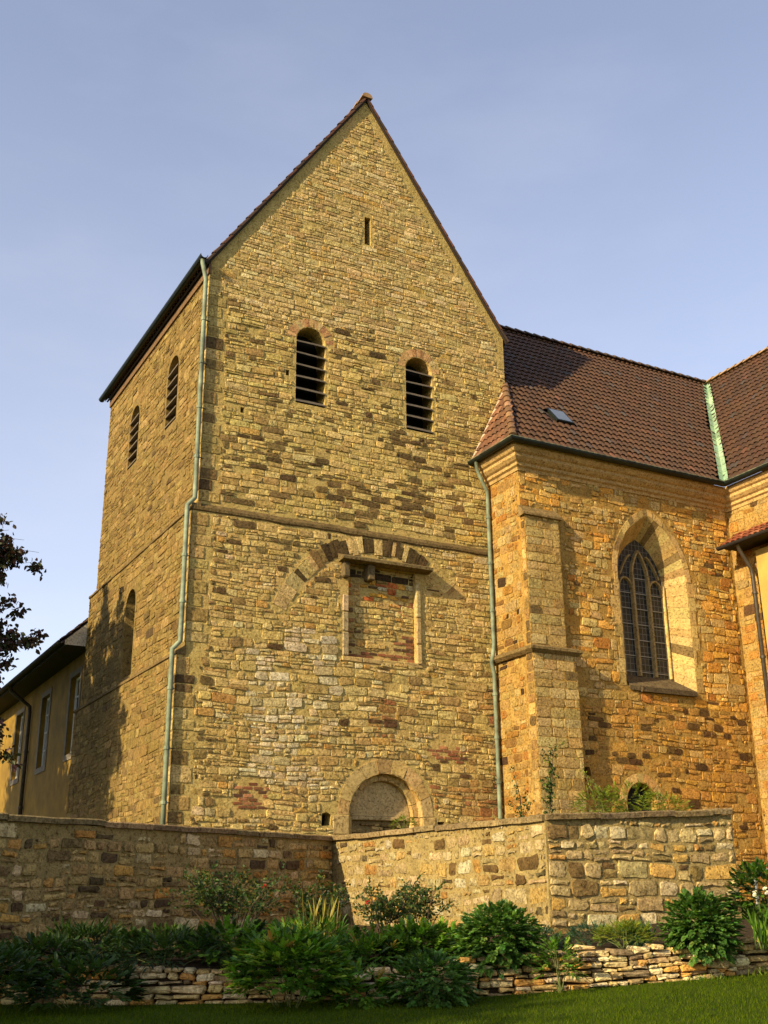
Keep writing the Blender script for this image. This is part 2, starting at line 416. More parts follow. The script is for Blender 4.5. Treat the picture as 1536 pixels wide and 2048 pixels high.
# ------------------------------------------------------------------ ground
def lawn_z(x, y):
    t = (x-CP.x)*.48+(y-CP.y)*.877; s = (x-CP.x)*.877-(y-CP.y)*.48
    z = -3.17+.031*max(-6, min(t, 16))+.04*max(0, min(s-1, 8))
    return z+.02*nse(x, y, .6)
mb = MB(); N = 90
gx = [-16+.5*i for i in range(73)]; gy = [-34+.5*i for i in range(57)]
far = [-900, -300, -120, -60, -30]
gx = far+gx+[30, 60, 120, 300, 900]; gy = [-900, -300, -120, -60]+gy+[5, 20, 60, 120, 300, 900]
vs = [(x, y, lawn_z(x, y)) for y in gy for x in gx]; nx = len(gx)
mb.add(vs, [(j*nx+i, j*nx+i+1, (j+1)*nx+i+1, (j+1)*nx+i) for j in range(len(gy)-1) for i in range(nx-1)])
lawn = build('lawn', mb, MT['lawn'], smooth=True); lawn['kind'] = 'structure'
# terrace wall line
KL = (-12.4, -10.25); KC = (2.39, -2.41); KR = (2.77, -9.2); KE = (6.28, -9.66)
mb = MB()
tz = -1.72
ter = [(-12.3, -9.9), (2.5, -2.2), (3.0, -9.0), (6.2, -9.4), (9.5, -11), (30, -11), (30, 70), (-60, 70), (-60, -9.9)]
panel(mb, Plane((0, 0, tz), (1, 0, 0), (0, 1, 0), (0, 0, 1)), ter)
n_ = len(ter); mb.add([(x, y, tz) for x, y in ter]+[(x, y, -3.3) for x, y in ter], [(i, (i+1) % n_, n_+(i+1) % n_, n_+i) for i in range(n_)])
o = build('terrace', mb, MT['lawn']); o['kind'] = 'structure'

# ------------------------------------------------------------------ bell tower
tower = thing('bell_tower', (4.5, 4.6, tz), 'square limestone church tower with steep gable and louvred openings', 'church tower')
rng = random.Random(11)
PF = Plane((0, 0, 0), (1, 0, 0), (0, 0, 1), (0, -1, 0))            # gable front, upper stage
PFl = Plane((0, -.08, 0), (1, 0, 0), (0, 0, 1), (0, -1, 0))        # front below the string course
PL3 = Plane((0, 0, 0), (0, 1, 0), (0, 0, 1), (-1, 0, 0))           # left side, three stages stepping out
PL2 = Plane((-.18, 0, 0), (0, 1, 0), (0, 0, 1), (-1, 0, 0))
PL1 = Plane((-.36, 0, 0), (0, 1, 0), (0, 0, 1), (-1, 0, 0))
W, D, ZE, ZA, ZS, ZL = 9.0, 9.25, 13.92, 20.62, 7.25, 3.78
lw = [arch_poly(2.85, 10.5, 12.32, .42), arch_poly(6.12, 10.4, 12.21, .42)]
slit = [(4.45, 15.78), (4.64, 15.78), (4.64, 16.67), (4.45, 16.67)]
putlog = [[(.95, 9.9), (1.05, 9.9), (1.05, 10.05), (.95, 10.05)], [(2.15, 11.2), (2.25, 11.2), (2.25, 11.36), (2.15, 11.36)]]
lwl = [arch_poly(2.68, 10.42, 11.98, .46), arch_poly(6.22, 10.5, 11.95, .46)]
lar = arch_poly(4.68, 4.0, 5.92, .45)
portal = arch_poly(4.93, -1.7, .31, .98, 16)
sqhole = [(3.24, .05), (3.47, .07), (3.49, .30), (3.38, .36), (3.25, .33)]
dk2 = [(6.33, .11), (6.52, .13), (6.52, .22), (6.33, .21)]
core = MB()
up_out = [(0, ZS+.02), (W, ZS+.02), (W, ZE), (W/2, ZA), (0, ZE)]
panel(core, PF, up_out, lw+[slit]+putlog)
lo_out = [(-.36, tz-.2), (W, tz-.2), (W, ZS), (-.18, ZS), (-.18, ZL), (-.36, ZL)]
bwin = [(3.92, 4.03), (5.84, 4.03), (5.84, 6.36), (3.92, 6.36)]
panel(core, PFl, lo_out, [portal, sqhole, dk2, bwin]); reveal(core, PFl, bwin, 0, -.14); panel(core, PFl, bwin, d=-.139)
for h in lw: reveal(core, PF, h, 0, -.55)
for h in [slit]+putlog: reveal(core, PF, h, 0, -.5)
for h in (sqhole, dk2): reveal(core, PFl, h, 0, -.35)
twall = build('wall', core, MT['tower_mortar'], tower)
core = MB()
panel(core, PL3, [(0, ZS+.02), (D, ZS+.02), (D, ZE), (0, ZE)], lwl)
panel(core, PL2, [(-.08, ZL+.02), (D, ZL+.02), (D, ZS), (-.08, ZS)], [lar])
panel(core, PL1, [(-.08, tz-.2), (D, tz-.2), (D, ZL), (-.08, ZL)])
for h in lwl: reveal(core, PL3, h, 0, -.5)
reveal(core, PL2, lar, 0, -.35)
# far sides
core.add([(W, 0, tz-.2), (W, D, tz-.2), (W, D, ZE), (W, 0, ZE)], [(0, 1, 2, 3)])
core.add([(-.36, D, tz-.2), (W, D, tz-.2), (W, D, ZE), (W/2, D, ZA), (0, D, ZE), (0, D, ZS), (-.18, D, ZS), (-.18, D, ZL), (-.36, D, ZL)], [tuple(range(9))])
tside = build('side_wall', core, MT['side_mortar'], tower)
# stone colours
P_UP = [(6, (196, 171, 114)), (5, (203, 179, 125)), (2, (214, 194, 144)), (.7, (194, 158, 92)), (3, (182, 157, 104))]
P_MID = [(6, (198, 174, 110)), (3, (188, 163, 100)), (3, (210, 187, 126)), (1, (168, 142, 88)), (.3, (194, 158, 88))]
P_DK = [(3, (112, 92, 58)), (4, (132, 110, 70)), (1, (90, 72, 46))]
P_LO = [(6, (194, 168, 107)), (4, (204, 180, 120)), (3, (180, 154, 95)), (.7, (188, 148, 82)), (1.2, (152, 126, 78)), (.6, (198, 180, 136)), (.25, (96, 76, 48))]
P_PALE = [(4, (206, 190, 152)), (3, (192, 172, 126)), (2, (178, 152, 100)), (1, (216, 204, 174))]
P_RUST = [(3, (172, 132, 80)), (1.4, (158, 110, 70)), (2, (182, 146, 84)), (4, (172, 146, 96)), (.5, (104, 78, 52))]
def col_front(u, v, g):
    if v > 13.2: return pick(g, P_UP)
    if v > ZS:
        a = nse(u, v*1.5, .55, 3.1)
        dz = .62*math.exp(-((v-8.9)/1.1)**2)*math.exp(-((u-4.6)/2.6)**2)+.45*math.exp(-((v-10.1)/.9)**2)*math.exp(-((u-7)/1.6)**2)
        dz += .42*math.exp(-((u-.4)/.5)**2)+.3*math.exp(-((v-7.5)/.3)**2)
        if g.random() < max(0, min(.6, dz*(.55+1.2*a)+.02+.12*max(0, a))): return pick(g, P_DK)
        return pick(g, P_MID if v < 12.6 else P_UP)
    if u < .5 and g.random() < .3: return pick(g, P_DK)
    if v > 6.3 and u < 4 and g.random() < .22: return pick(g, P_DK)
    if 1.4 < u < 3.6 and .9 < v < 4.6 and nse(u, v, .9, 5) > -.18: return pick(g, P_PALE)
    if (u > 6.2 and .2 < v < 3.6 and nse(u, v, .8, 2) > -.05) or (4.6 < u < 5.2 and 1.9 < v < 3.1): return pick(g, P_RUST)
    return pick(g, P_LO)
def clear(polys, m):
    grown = []
    for P in polys:
        cx = sum(p[0] for p in P)/len(P); cz = sum(p[1] for p in P)/len(P)
        grown.append([(p[0]+(m if p[0] > cx else -m), p[1]+(m if p[1] > cz else -m)) for p in P])
    return lambda u, v: not any(in_poly(u, v, P) for P in grown)
cl_up = clear(lw+[slit]+putlog, .03)
def ring_free(u, v, cx, cz, ri, ro, a0, a1):
    d = math.hypot(u-cx, v-cz); a = math.degrees(math.atan2(v-cz, u-cx))
    return not (ri < d < ro and a0 < a < a1)
def ok_up(u, v):
    lim = min(1, (ZA-v)/(ZA-ZE))*W/2
    return cl_up(u, v) and abs(u-W/2) < lim-.26 and v > ZS+.14 and all(ring_free(u, v, c, z, .41, .66, 8, 172) for c, z in ((2.85, 12.32), (6.12, 12.21)))
st = masonry(PF, .0, W, ZS+.1, 13.0, lambda u, v: u > .43 and (ok_up(u, v) if v > 13.2 else (ok_up(u, v) or (cl_up(u, v) and v > ZS+.14 and 0 <= u+.02 and u < W and not (abs(u-2.85) < .7 and 12.3 < v < 13) and not (abs(u-6.12) < .7 and 12.2 < v < 12.9)))), col_front, rng,
             h=(.10, .20), ar=(1.3, 3.6), split=.25, quoin=(.3, .6), skip=.03, proud=(.006, .026), gap=(.012, .026))
st += masonry(PF, 0, W, 13.0, ZA-.5, ok_up, col_front, rng, h=(.09, .175), ar=(1.4, 3.8), split=.22, skip=.04, proud=(.005, .02), gap=(.01, .022))
cl_lo = clear([sqhole, dk2], .03)
def ok_lo(u, v):
    if not cl_lo(u, v) or v > ZS-.12: return False
    if u < (.26 if v > ZL else .08): return False
    if math.hypot(u-4.93, v-.31) < 1.34 or (abs(u-4.93) < 1.34 and v < .31): return False
    if 3.7 < u < 6.05 and 3.98 < v < 6.62: return False
    if not ring_free(u, v, 4.8, 4.05, 2.64, 3.14, 38, 160): return False
    if 1.1 < u < 1.78 and .35 < v < 1.0: return False
    if 6.1 < u < 6.95 and 1.6 < v < 2.1: return False
    return True
st += masonry(PFl, -.36, W-.8, tz, 4.6, ok_lo, col_front, rng, h=(.11, .24), ar=(.9, 2.9), split=.34, quoin=(.35, .8), skip=.04, proud=(.004, .03), j=.018, wave=.03, cut=.36, gap=(.012, .03))
st += masonry(PFl, -.18, W-.8, 4.6, ZS-.1, ok_lo, col_front, rng, h=(.10, .20), ar=(1.1, 3.2), split=.25, quoin=(.35, .7), skip=.03, proud=(.005, .024), j=.014, gap=(.012, .026))
def brick_patch(pl, u0, v0, cols, rows, g, prob=.85, cl=None):
    o = []
    for r_ in range(rows):
        for k in range(-1, cols+1):
            a = u0+k*.235+(r_ % 2)*.117; b = v0+r_*.083
            if g.random() > prob or a < u0-.13: continue
            c = pick(g, cl or [(4, (142, 96, 66)), (2, (126, 80, 54)), (1.6, (94, 66, 48)), (1.4, (166, 116, 80))])
            o.append(stone(pl, rect8(a, b, a+.215, b+.066, g, .006, .2), g.uniform(.004, .02), g, c, inset=.006, dome=.002))
    return o
bricks = brick_patch(PFl, 1.2, .38, 2, 7, rng)+brick_patch(PFl, 6.2, 1.62, 3, 5, rng, .8)
# blocked window under the hood: jambs, sill, brick edges and rubble infill
PFb = Plane((0, .055, 0), (1, 0, 0), (0, 0, 1), (0, -1, 0))
bricks += brick_patch(PFb, 3.98, 4.06, 7, 2, rng, .85)+brick_patch(PFb, 5.36, 4.23, 1, 6, rng, .85)+brick_patch(PFb, 5.5, 5.2, 1, 9, rng, .35)
def ok_inf(u, v): return 3.92 < u < 5.84 and 4.06 < v < 6.36 and not (u > 5.3 and v < 4.8) and v > 4.24
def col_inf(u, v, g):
    if v > 6.0: return pick(g, [(3, (70, 56, 38)), (2, (96, 78, 50)), (1, (150, 124, 78))])  # top stones darkened: the hood's shade, with soot, put into their colour
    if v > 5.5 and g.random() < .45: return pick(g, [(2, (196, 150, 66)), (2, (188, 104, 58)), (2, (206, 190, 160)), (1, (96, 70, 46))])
    if u < 4.25: return pick(g, P_RUST)
    return pick(g, P_LO)
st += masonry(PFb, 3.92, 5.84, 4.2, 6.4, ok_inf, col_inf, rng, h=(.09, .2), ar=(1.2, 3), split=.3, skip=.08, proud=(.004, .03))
# left side stones, palette darkened to offset the stronger sun here
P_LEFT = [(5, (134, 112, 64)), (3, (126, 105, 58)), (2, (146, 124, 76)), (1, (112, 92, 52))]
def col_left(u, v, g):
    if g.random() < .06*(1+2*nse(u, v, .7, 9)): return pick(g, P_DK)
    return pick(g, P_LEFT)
cl3 = clear(lwl, .05); cl2 = clear([lar], .05)
kw = dict(h=(.13, .26), ar=(1.2, 3.2), split=.35, skip=.06, proud=(.002, .02), quoin=(.3, .7), gap=(.01, .03))
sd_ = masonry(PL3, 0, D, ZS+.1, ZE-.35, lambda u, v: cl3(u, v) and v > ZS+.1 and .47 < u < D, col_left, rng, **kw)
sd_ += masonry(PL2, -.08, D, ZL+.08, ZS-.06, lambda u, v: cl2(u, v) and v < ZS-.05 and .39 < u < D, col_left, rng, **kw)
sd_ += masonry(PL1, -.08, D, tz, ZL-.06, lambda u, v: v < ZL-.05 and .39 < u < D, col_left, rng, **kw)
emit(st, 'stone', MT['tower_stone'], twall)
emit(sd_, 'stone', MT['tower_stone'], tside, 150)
emit(bricks, 'brick', MT['brick'], twall)
qs = []; qr = random.Random(17)
for x0, y0, za, zb_ in ((0, 0, ZS+.16, ZE-.1), (-.18, -.08, ZL+.2, ZS-.16), (-.36, -.08, tz, ZL-.13)):
    z = za; k = 0
    while z < zb_-.12:
        z1 = min(zb_, z+qr.uniform(.2, .38)); z1 = zb_ if zb_-z1 < .14 else z1
        lf, ls = ((.46, .34), (.33, .46))[k % 2]; e_ = qr.uniform(.008, .02); lf += qr.uniform(-.05, .05)
        qs.append(block((x0-e_, y0-e_, z+.006), (x0+lf, y0+ls, z1-.006), pick(qr, [(4, (176, 151, 95)), (3, (158, 134, 82)), (1.4, (124, 102, 64)), (.4, (94, 77, 50)), (2, (188, 164, 108))]), qr, .022)); z = z1; k += 1
emit(qs, 'quoin', MT['tower_stone'], twall)
# pink brick heads of the front louvre openings and the big relieving arch
hd = []
for c, z in ((2.85, 12.32), (6.12, 12.21)):
    hd += voussoirs(PF, c, z, .43, .68, 175, 5, 13, rng, lambda k, g: pick(g, [(3, (188, 150, 104)), (2, (176, 132, 92)), (1, (196, 170, 120))]), .004, .014, jit=.15)
emit(hd, 'arch_stone', MT['dressed'], twall)
def relc(k, g): return pick(g, [(4, (194, 170, 114)), (4.6, (84, 68, 42)), (1.5, (140, 116, 72))]) if k > 3 else pick(g, [(1, (182, 160, 110))])
vs_ = voussoirs(PFl, 4.8, 4.05, 2.68, 3.1, 160, 141, 3, rng, relc, .008, .02, jit=.15)
vs_ += voussoirs(PFl, 4.8, 4.05, 2.68, 3.1, 141, 62, 27, rng, lambda k, g: relc(k+5, g), .02, .035, jit=.35)
vs_ += voussoirs(PFl, 4.8, 4.05, 2.68, 3.1, 62, 28, 10, rng, lambda k, g: pick(g, P_LO), .006, .04, jit=.35, keep=lambda a: .6)
emit(vs_, 'voussoir', MT['tower_stone'], twall)
# string course and offsets
mb = MB()
def ring_front(x): return [(x, .0, ZS+.10), (x, -.115, ZS-.02), (x, -.115, ZS-.09), (x, -.075, ZS-.13), (x, -.02, ZS-.13)]
xs = [-.18+i*(W+.1)/24 for i in range(25)]
rr = random.Random(5); rings = []
for x in xs:
    q = rr.uniform(-.012, .012); rings.append([(a, b+q*.6 if b < -.03 else b, c+q) for a, b, c in ring_front(x)])
mb.prism(rings, 'closed', lin((112, 92, 56)))
build('string_course', mb, MT['tower_stone'], tower)
for zz, xo, xi in ((ZS, -.18, 0), (ZL, -.36, -.18)):
    mb = MB(); rings = []
    for i in range(25):
        y = -.10+i*(D+.10)/24; q = rr.uniform(-.012, .012)
        rings.append([(xi+.01, y, zz+.13), (xo-.04, y, zz-.01+q), (xo-.04+q*.4, y, zz-.07), (xo+.02, y, zz-.1), (xi+.01, y, zz-.1)])
    mb.prism(rings, 'closed', lin((120, 98, 60)))
    build('offset_ledge', mb, MT['tower_stone'], tower)
# hood slab, jambs
mb = MB()
mb.prism([[(x, -.08, 6.60), (x, -.40, 6.47), (x, -.40, 6.40), (x, -.12, 6.36)] for x in (3.62, 4.3, 5.0, 5.6, 6.2)], 'closed', lin((116, 98, 62)))
build('hood_slab', mb, MT['tower_stone'], tower)
cb = []
for x0, x1 in ((3.72, 3.90), (4.40, 4.60)): cb.append(block((x0, -.24, 5.98), (x1, .05, 6.38), lin((104, 88, 60)), rng, .03))
emit(cb, 'corbel', MT['dressed'], twall)
jb = []
for z0, z1 in ((4.04, 4.62), (4.64, 5.12), (5.14, 5.56)): jb.append(block((3.76, -.115+rng.uniform(0, .015), z0), (3.925, .0, z1), pick(rng, [(1, (168, 150, 114))]), rng, .02))
for z0, z1, c in ((4.0, 4.5, (172, 150, 104)), (4.52, 5.18, (164, 142, 96)), (5.2, 6.1, (172, 154, 114))): jb.append(block((5.835, -.13, z0), (5.97, .0, z1), pick(rng, [(1, c)]), rng, .02))
jb += [block((3.74+k*.57, -.10-rng.uniform(0, .012), 3.90), (3.74+k*.57+.56, -.03, 4.028), pick(rng, [(1, (172, 148, 98))]), rng, .02) for k in range(4)]
emit(jb, 'jamb_stone', MT['dressed'], twall)
# louvre openings
def louvre(pl, poly, cx, z0, zt, hw, along_x):
    mb = MB(); panel(mb, pl, poly, d=-.545)
    o = build('louvre_opening', mb, MT['dark'], tower)
    mbs = []
    n = 6; step = (zt-.2-z0)/n
    for k in range(n):
        z = z0+.04+k*step
        wv_ = hw*.99
        prof = [(.02, z), (.02, z+.035), (-.34, z+.26), (-.34, z+.225)]
        m = MB(); q = rr.uniform(-.012, .012); q2 = rr.uniform(-.012, .012)
        m.prism([[pl.p(cx-wv_, zz+q, d+.012*k % .01) for d, zz in prof], [pl.p(cx+wv_, zz+q2, d) for d, zz in prof]], 'closed')
        build('slat', m, MT['slat'], o)
for P, cx, z0, zt in ((lw[0], 2.85, 10.5, 12.74), (lw[1], 6.12, 10.4, 12.63)): louvre(PF, P, cx, z0, zt, .42, True)
for P, cx, z0, zt in ((lwl[0], 2.68, 10.42, 12.44), (lwl[1], 6.22, 10.5, 12.41)): louvre(PL3, P, cx, z0, zt, .46, False)
mb = MB(); panel(mb, PF, slit, d=-.49); build('slit_window', mb, MT['dark'], tower)
for pl_h, h, dd in ((PF, putlog[0], -.3), (PF, putlog[1], -.3), (PFl, sqhole, -.34), (PFl, dk2, -.34)):
    mb = MB(); panel(mb, pl_h, h, d=dd); build('wall_hole', mb, MT['dark'], tower)
# arched window on the left side
mb = MB(); panel(mb, PL2, lar, d=-.345)
o = build('arched_window', mb, MT['glass'], tower)
for k in range(1, 7):
    m = MB(); m.box((-.18+.30, 4.24, 4.0+k*.32-.012), (-.18+.34, 5.12, 4.0+k*.32+.012)); build('glazing_bar', m, MT['lead'], o)
for yy in (4.5, 4.85):
    m = MB(); m.box((-.18+.302, yy-.012, 4.0), (-.18+.342, yy+.012, 6.2)); build('glazing_bar', m, MT['lead'], o)
# blocked portal
mb = MB()
tym = arch_poly(4.93, .05, .31, .8, 16)
panel(mb, PFl, arch_poly(4.93, tz-.1, .31, .99, 16), d=-.42, c=lin((140, 118, 74)))
port = build('portal', mb, MT['dressed'], tower)
mb.v, mb.f, mb.c = [], [], []
pc = lambda k, g: pick(g, [(3, (182, 154, 102)), (2, (186, 159, 107)), (1, (178, 148, 94))])
emit(voussoirs(PFl, 4.93, .31, .99, 1.31, 180, 0, 9, rng, pc, .012, .008, back=.19, jit=.25), 'voussoir', MT['dressed'], port)
PFr = Plane((0, .10, 0), (1, 0, 0), (0, 0, 1), (0, -1, 0))
emit(voussoirs(PFr, 4.93, .31, .82, 1.02, 180, 0, 9, rng, pc, .0, .008, back=.25, jit=.2), 'voussoir', MT['dressed'], port)
jb = []
for sx in (-1, 1):
    z = tz
    while z < .30:
        z1 = min(z+rng.uniform(.3, .5), .305)
        if .305-z1 < .15: z1 = .305
        xa, xb = sorted((4.93+sx*.99, 4.93+sx*(1.31+rng.uniform(0, .1)))); jb.append(block((xa, -.094, z+.004), (xb, .1, z1-.004), pick(rng, [(1, (186, 158, 106))]), rng))
        xa, xb = sorted((4.93+sx*.82, 4.93+sx*1.0)); jb.append(block((xa, .1, z+.004), (xb, .36, z1-.004), pick(rng, [(1, (182, 152, 98))]), rng))
        z = z1
emit(jb, 'jamb_stone', MT['dressed'], port)
mb = MB(); mb.v = []
arcp = [(4.93+.8*math.cos(math.pi*k/18), .33+.8*math.sin(math.pi*k/18)) for k in range(19)]
panel(mb, Plane((0, .24, 0), (1, 0, 0), (0, 0, 1), (0, -1, 0)), arcp, c=lin((186, 158, 106)))
reveal(mb, Plane((0, .24, 0), (1, 0, 0), (0, 0, 1), (0, -1, 0)), arcp, 0, -.05, c=lin((186, 158, 106)))
build('tympanum', mb, MT['dressed'], port)
emit([block((4.12, .215, .23), (5.74, .33, .325), lin((176, 150, 102)), rng)], 'lintel', MT['dressed'], port)
emit(masonry(Plane((0, .29, 0), (1, 0, 0), (0, 0, 1), (0, -1, 0)), 4.13, 5.73, tz, .21, lambda u, v: 4.12 < u < 5.74 and v < .215, lambda u, v, g: pick(g, [(2, (140, 118, 74)), (2, (120, 98, 60)), (1, (156, 132, 84))]), rng,
     h=(.1, .17), proud=(.002, .02), skip=.03), 'stone', MT['tower_stone'], port)
# faint remains of an arc of cut marks in the tympanum
mb = MB()
for k in range(13):
    a = R(150-k*10); r0 = .42
    c = Vector((4.90+r0*math.cos(a), .237, .36+r0*math.sin(a))); t = Vector((math.cos(a), 0, math.sin(a))); s_ = Vector((-math.sin(a), 0, math.cos(a)))*.006
    l = rng.uniform(.03, .06)
    mb.add([c-t*l-s_, c+t*l-s_, c+t*l+s_, c-t*l+s_], [(0, 1, 2, 3)], lin((156, 132, 88)))
build('worn_carving', mb, MT['dressed'], port, kind='stuff')

# ------------------------------------------------------------------ roofs
TILE_P = [(5, (73, 50, 31)), (3, (68, 47, 30)), (2, (78, 53, 32)), (.4, (66, 56, 50)), (.1, (94, 62, 44))]
def tile(O, A, B, Nn, w_, l_, col, rng, amp=.026):
    """pantile: A across, B up the slope, Nn off the roof; lower edge curls to a wave"""
    v = []; m = 6; lift = .045+rng.uniform(-.004, .006)
    sk = rng.uniform(-.006, .006)
    for row in (0, 1):
        for i in range(m+1):
            a = i/m; c_ = amp*math.sin(2*math.pi*(a-.12))+amp*.35*math.sin(4*math.pi*a)
            v.append(O+A*(a*w_+sk*row)+B*(row*l_)+Nn*(c_+(lift if row == 0 else .006)))
    for i in range(m+1):
        a = i/m; c_ = amp*math.sin(2*math.pi*(a-.12))+amp*.35*math.sin(4*math.pi*a)
        v.append(O+A*(a*w_)+B*.004+Nn*(c_+lift-.022))
    f = [(i, i+1, m+1+i+1, m+1+i) for i in range(m)]+[(2*(m+1)+i, 2*(m+1)+i+1, i+1, i) for i in range(m)]
    return (v, f, col)
def tile_field(O, A, B, Nn, la, lb, inside, rng, w_=.21, e=.32, pal=TILE_P):
    out = []; r_ = 0
    while r_*e < lb:
        k = 0
        while k*w_ < la:
            a, b = k*w_, r_*e
            if inside(a+w_/2, b+e/2):
                c = pick(rng, pal); out.append(tile(O+A*a+B*b, A, B, Nn, w_*1.03, e*1.08, c, rng))
            k += 1
        r_ += 1
    return out
# tower roof: ridge runs front to back
rng = random.Random(21)
sl_t = math.atan2(ZA-ZE, W/2); OV = .07
mb = MB()
tl = []
for s in (-1, 1):
    xe = W/2+s*(W/2+.16); ze = ZE-.16*math.tan(sl_t)+.14
    ln = (W/2+.16)/math.cos(sl_t)
    A = Vector((0, 1, 0)); B = Vector((-s*math.cos(sl_t), 0, math.sin(sl_t))); Nn = Vector((s*math.sin(sl_t), 0, math.cos(sl_t)))
    O = Vector((xe, -OV, ze))
    q = [O, O+A*(D+2*OV), O+A*(D+2*OV)+B*ln, O+B*ln]
    mb.add([p-Nn*.02 for p in q]+[p-Nn*.07 for p in q], [(0, 1, 2, 3), (4, 5, 6, 7), (0, 1, 5, 4), (1, 2, 6, 5), (2, 3, 7, 6), (3, 0, 4, 7)])
    tl += tile_field(O-A*.02, A, B, Nn, D+2*OV+.04, ln, lambda a, b: True, rng, e=.40)
troof = build('roof', mb, MT['deck'], tower)
emit(tl, 'roof_tile', MT['roof_tile'], troof, 300, 'roof_tiling')
vt = []
for s in (-1, 1):
    xe = W/2+s*(W/2+.15); ze = ZE-.15*math.tan(sl_t)+.14
    B = Vector((-s*math.cos(sl_t), 0, math.sin(sl_t))); Nn = Vector((s*math.sin(sl_t), 0, math.cos(sl_t))); A = Vector((0, 1, 0))
    k = 0; ln = (W/2+.15)/math.cos(sl_t)
    while k*.40 < ln-.2:
        O = Vector((xe, -OV-.02, ze))+B*(k*.40); c = pick(rng, [(2, (100, 64, 44)), (1, (92, 62, 44)), (1.5, (74, 58, 44))])
        v = []
        for b, n0, n1 in ((0, -.02, .035), (.43, -.03, .01)):
            for a in (0, .05): v += [O+A*a+B*b+Nn*n0, O+A*a+B*b+Nn*n1]
        vt.append((v, [(0, 1, 3, 2), (4, 5, 7, 6), (0, 1, 5, 4), (2, 3, 7, 6), (1, 3, 7, 5), (0, 2, 6, 4)], c)); k += 1
emit(vt, 'verge_tile', MT['roof_tile'], troof)
rg = []
for k in range(24):
    y = -OV-.06+k*.4; m = MB(); 
    rings = []
    for yy, r_ in ((y, .15), (y+.42, .125)):
        rings.append([(W/2+r_*math.cos(math.pi*i/6)*1.15, yy, ZA+.10+r_*math.sin(math.pi*i/6)) for i in range(7)]+[(W/2, yy, ZA+.09)])
    m.prism(rings, 'closed'); rg.append((m.v, m.f, pick(rng, [(2, (120, 92, 66)), (1, (150, 120, 84))])))
emit(rg, 'ridge_tile', MT['roof_tile'], troof)
# eaves board, gutter and downpipe on the left side
mb = MB(); mb.box((-.05, -.02, ZE-.34), (.02, D, ZE-.06), lin((112, 86, 60))); build('eaves_course', mb, MT['dressed'], tower)
def gutter(name, pts, r, parent, mat, n=7, out=None):
    """half round gutter along a level polyline"""
    m = MB(); pts = [Vector(p) for p in pts]; rings = []
    for i, p in enumerate(pts):
        if i == 0: t = pts[1]-p
        elif i == len(pts)-1: t = p-pts[i-1]
        else: t = (pts[i+1]-p).normalized()+(p-pts[i-1]).normalized()
        t.z = 0; t.normalize(); sd = Vector((t.y, -t.x, 0)); k = 1
        if 0 < i < len(pts)-1:
            k = 1/max(.4, abs(t.dot((pts[i+1]-p).normalized())))
        ring = [p+sd*k*r*math.cos(math.pi*j/n)-Vector((0, 0, r*math.sin(math.pi*j/n))) for j in range(n+1)]
        ring += [p+sd*k*(r-.012)*math.cos(math.pi*j/n)-Vector((0, 0, (r-.012)*math.sin(math.pi*j/n))) for j in range(n, -1, -1)]
        rings.append(ring)
    m.prism(rings, 'closed'); return build(name, m, mat, parent, smooth=False)
xg, zg = -.25, ZE+.03
gutter('gutter', [(xg, -.22, zg), (xg, D+.3, zg)], .10, tower, MT['gutter'])
def downpipe(pts, r, parent, mat, collars=(), brk=None, foot=None):
    m = MB(); m.tube(pts, r, 10)
    o = build('downpipe', m, mat, parent, smooth=True)
    for c in collars:
        # position on the polyline at height c
        for a, b in zip(pts, pts[1:]):
            if min(a[2], b[2]) <= c <= max(a[2], b[2]) and abs(a[2]-b[2]) > .5:
                t = (c-a[2])/(b[2]-a[2]); q = Vector(a).lerp(Vector(b), t)
                k = MB(); k.tube([q-Vector((0, 0, .035)), q+Vector((0, 0, .035))], r*1.28, 10); build('pipe_collar', k, mat, o)
                if brk:
                    k = MB(); k.tube([q, q+Vector(brk)], .012, 6); build('bracket', k, MT['pipe_dark'], o)
    if foot:
        k = MB(); k.tube([(pts[-1][0], pts[-1][1], foot), pts[-1]], r*1.12, 10); build('pipe_foot', k, MT['pipe_dark'], o)
    return o
downpipe([(xg, -.10, zg-.06), (xg, -.11, zg-.20), (-.13, -.08, zg-.62), (-.13, -.06, zg-.75), (-.13, -.06, ZS+.32), (-.13, -.06, ZS+.2), (-.32, -.10, ZS-.02), (-.32, -.11, ZS-.14), (-.32, -.11, ZL+.34),
          (-.32, -.11, ZL+.2), (-.5, -.12, ZL+.0), (-.5, -.13, ZL-.12), (-.5, -.13, tz)], .056, tower, MT['copper'],
         [12.2, 11.0, 9.8, 8.5, 6.0, 4.9, 2.9, 1.6, .45], (.34, .1, 0))

# ------------------------------------------------------------------ nave with south aisle wall
nave = thing('church_nave', (12, 0, tz), 'orange sandstone church nave with pointed window and corner buttress right of tower', 'church')
rng = random.Random(31)
XC, XR, YN, ZC = 8.19, 15.65, -1.53, 9.2
PN = Plane((0, YN, 0), (1, 0, 0), (0, 0, 1), (0, -1, 0)); PR = Plane((XC, 0, 0), (0, 1, 0), (0, 0, 1), (-1, 0, 0))
GX, GW, GZ0, GZS, GH = 12.53, 1.23, 3.66, 6.75, 1.78
goth = arch_poly(GX, GZ0, GZS, GW, 10, GH)
lun = [(11.0+.45*math.cos(math.pi*k/10), .72+.45*math.sin(math.pi*k/10)) for k in range(11)]
lun = [(11.05-.0, .3)] and arch_poly(11.5, -.2, .72, .48, 10)
nh = [(9.60, 1.30), (9.95, 1.30), (9.9, 1.52), (9.62, 1.52)]
core = MB()
panel(core, PN, [(XC, tz-.2), (XR, tz-.2), (XR, ZC+.6), (XC, ZC+.6)], [goth, lun, nh])
panel(core, PR, [(YN, tz-.2), (-.09, tz-.2), (-.09, ZC+.6), (YN, ZC+.6)])
GD = .56
goth2 = arch_poly(GX, GZ0+.42, GZS-.05, .84, 10, 1.30)
reveal(core, PN, goth, 0, -GD-.02, poly2=goth2)
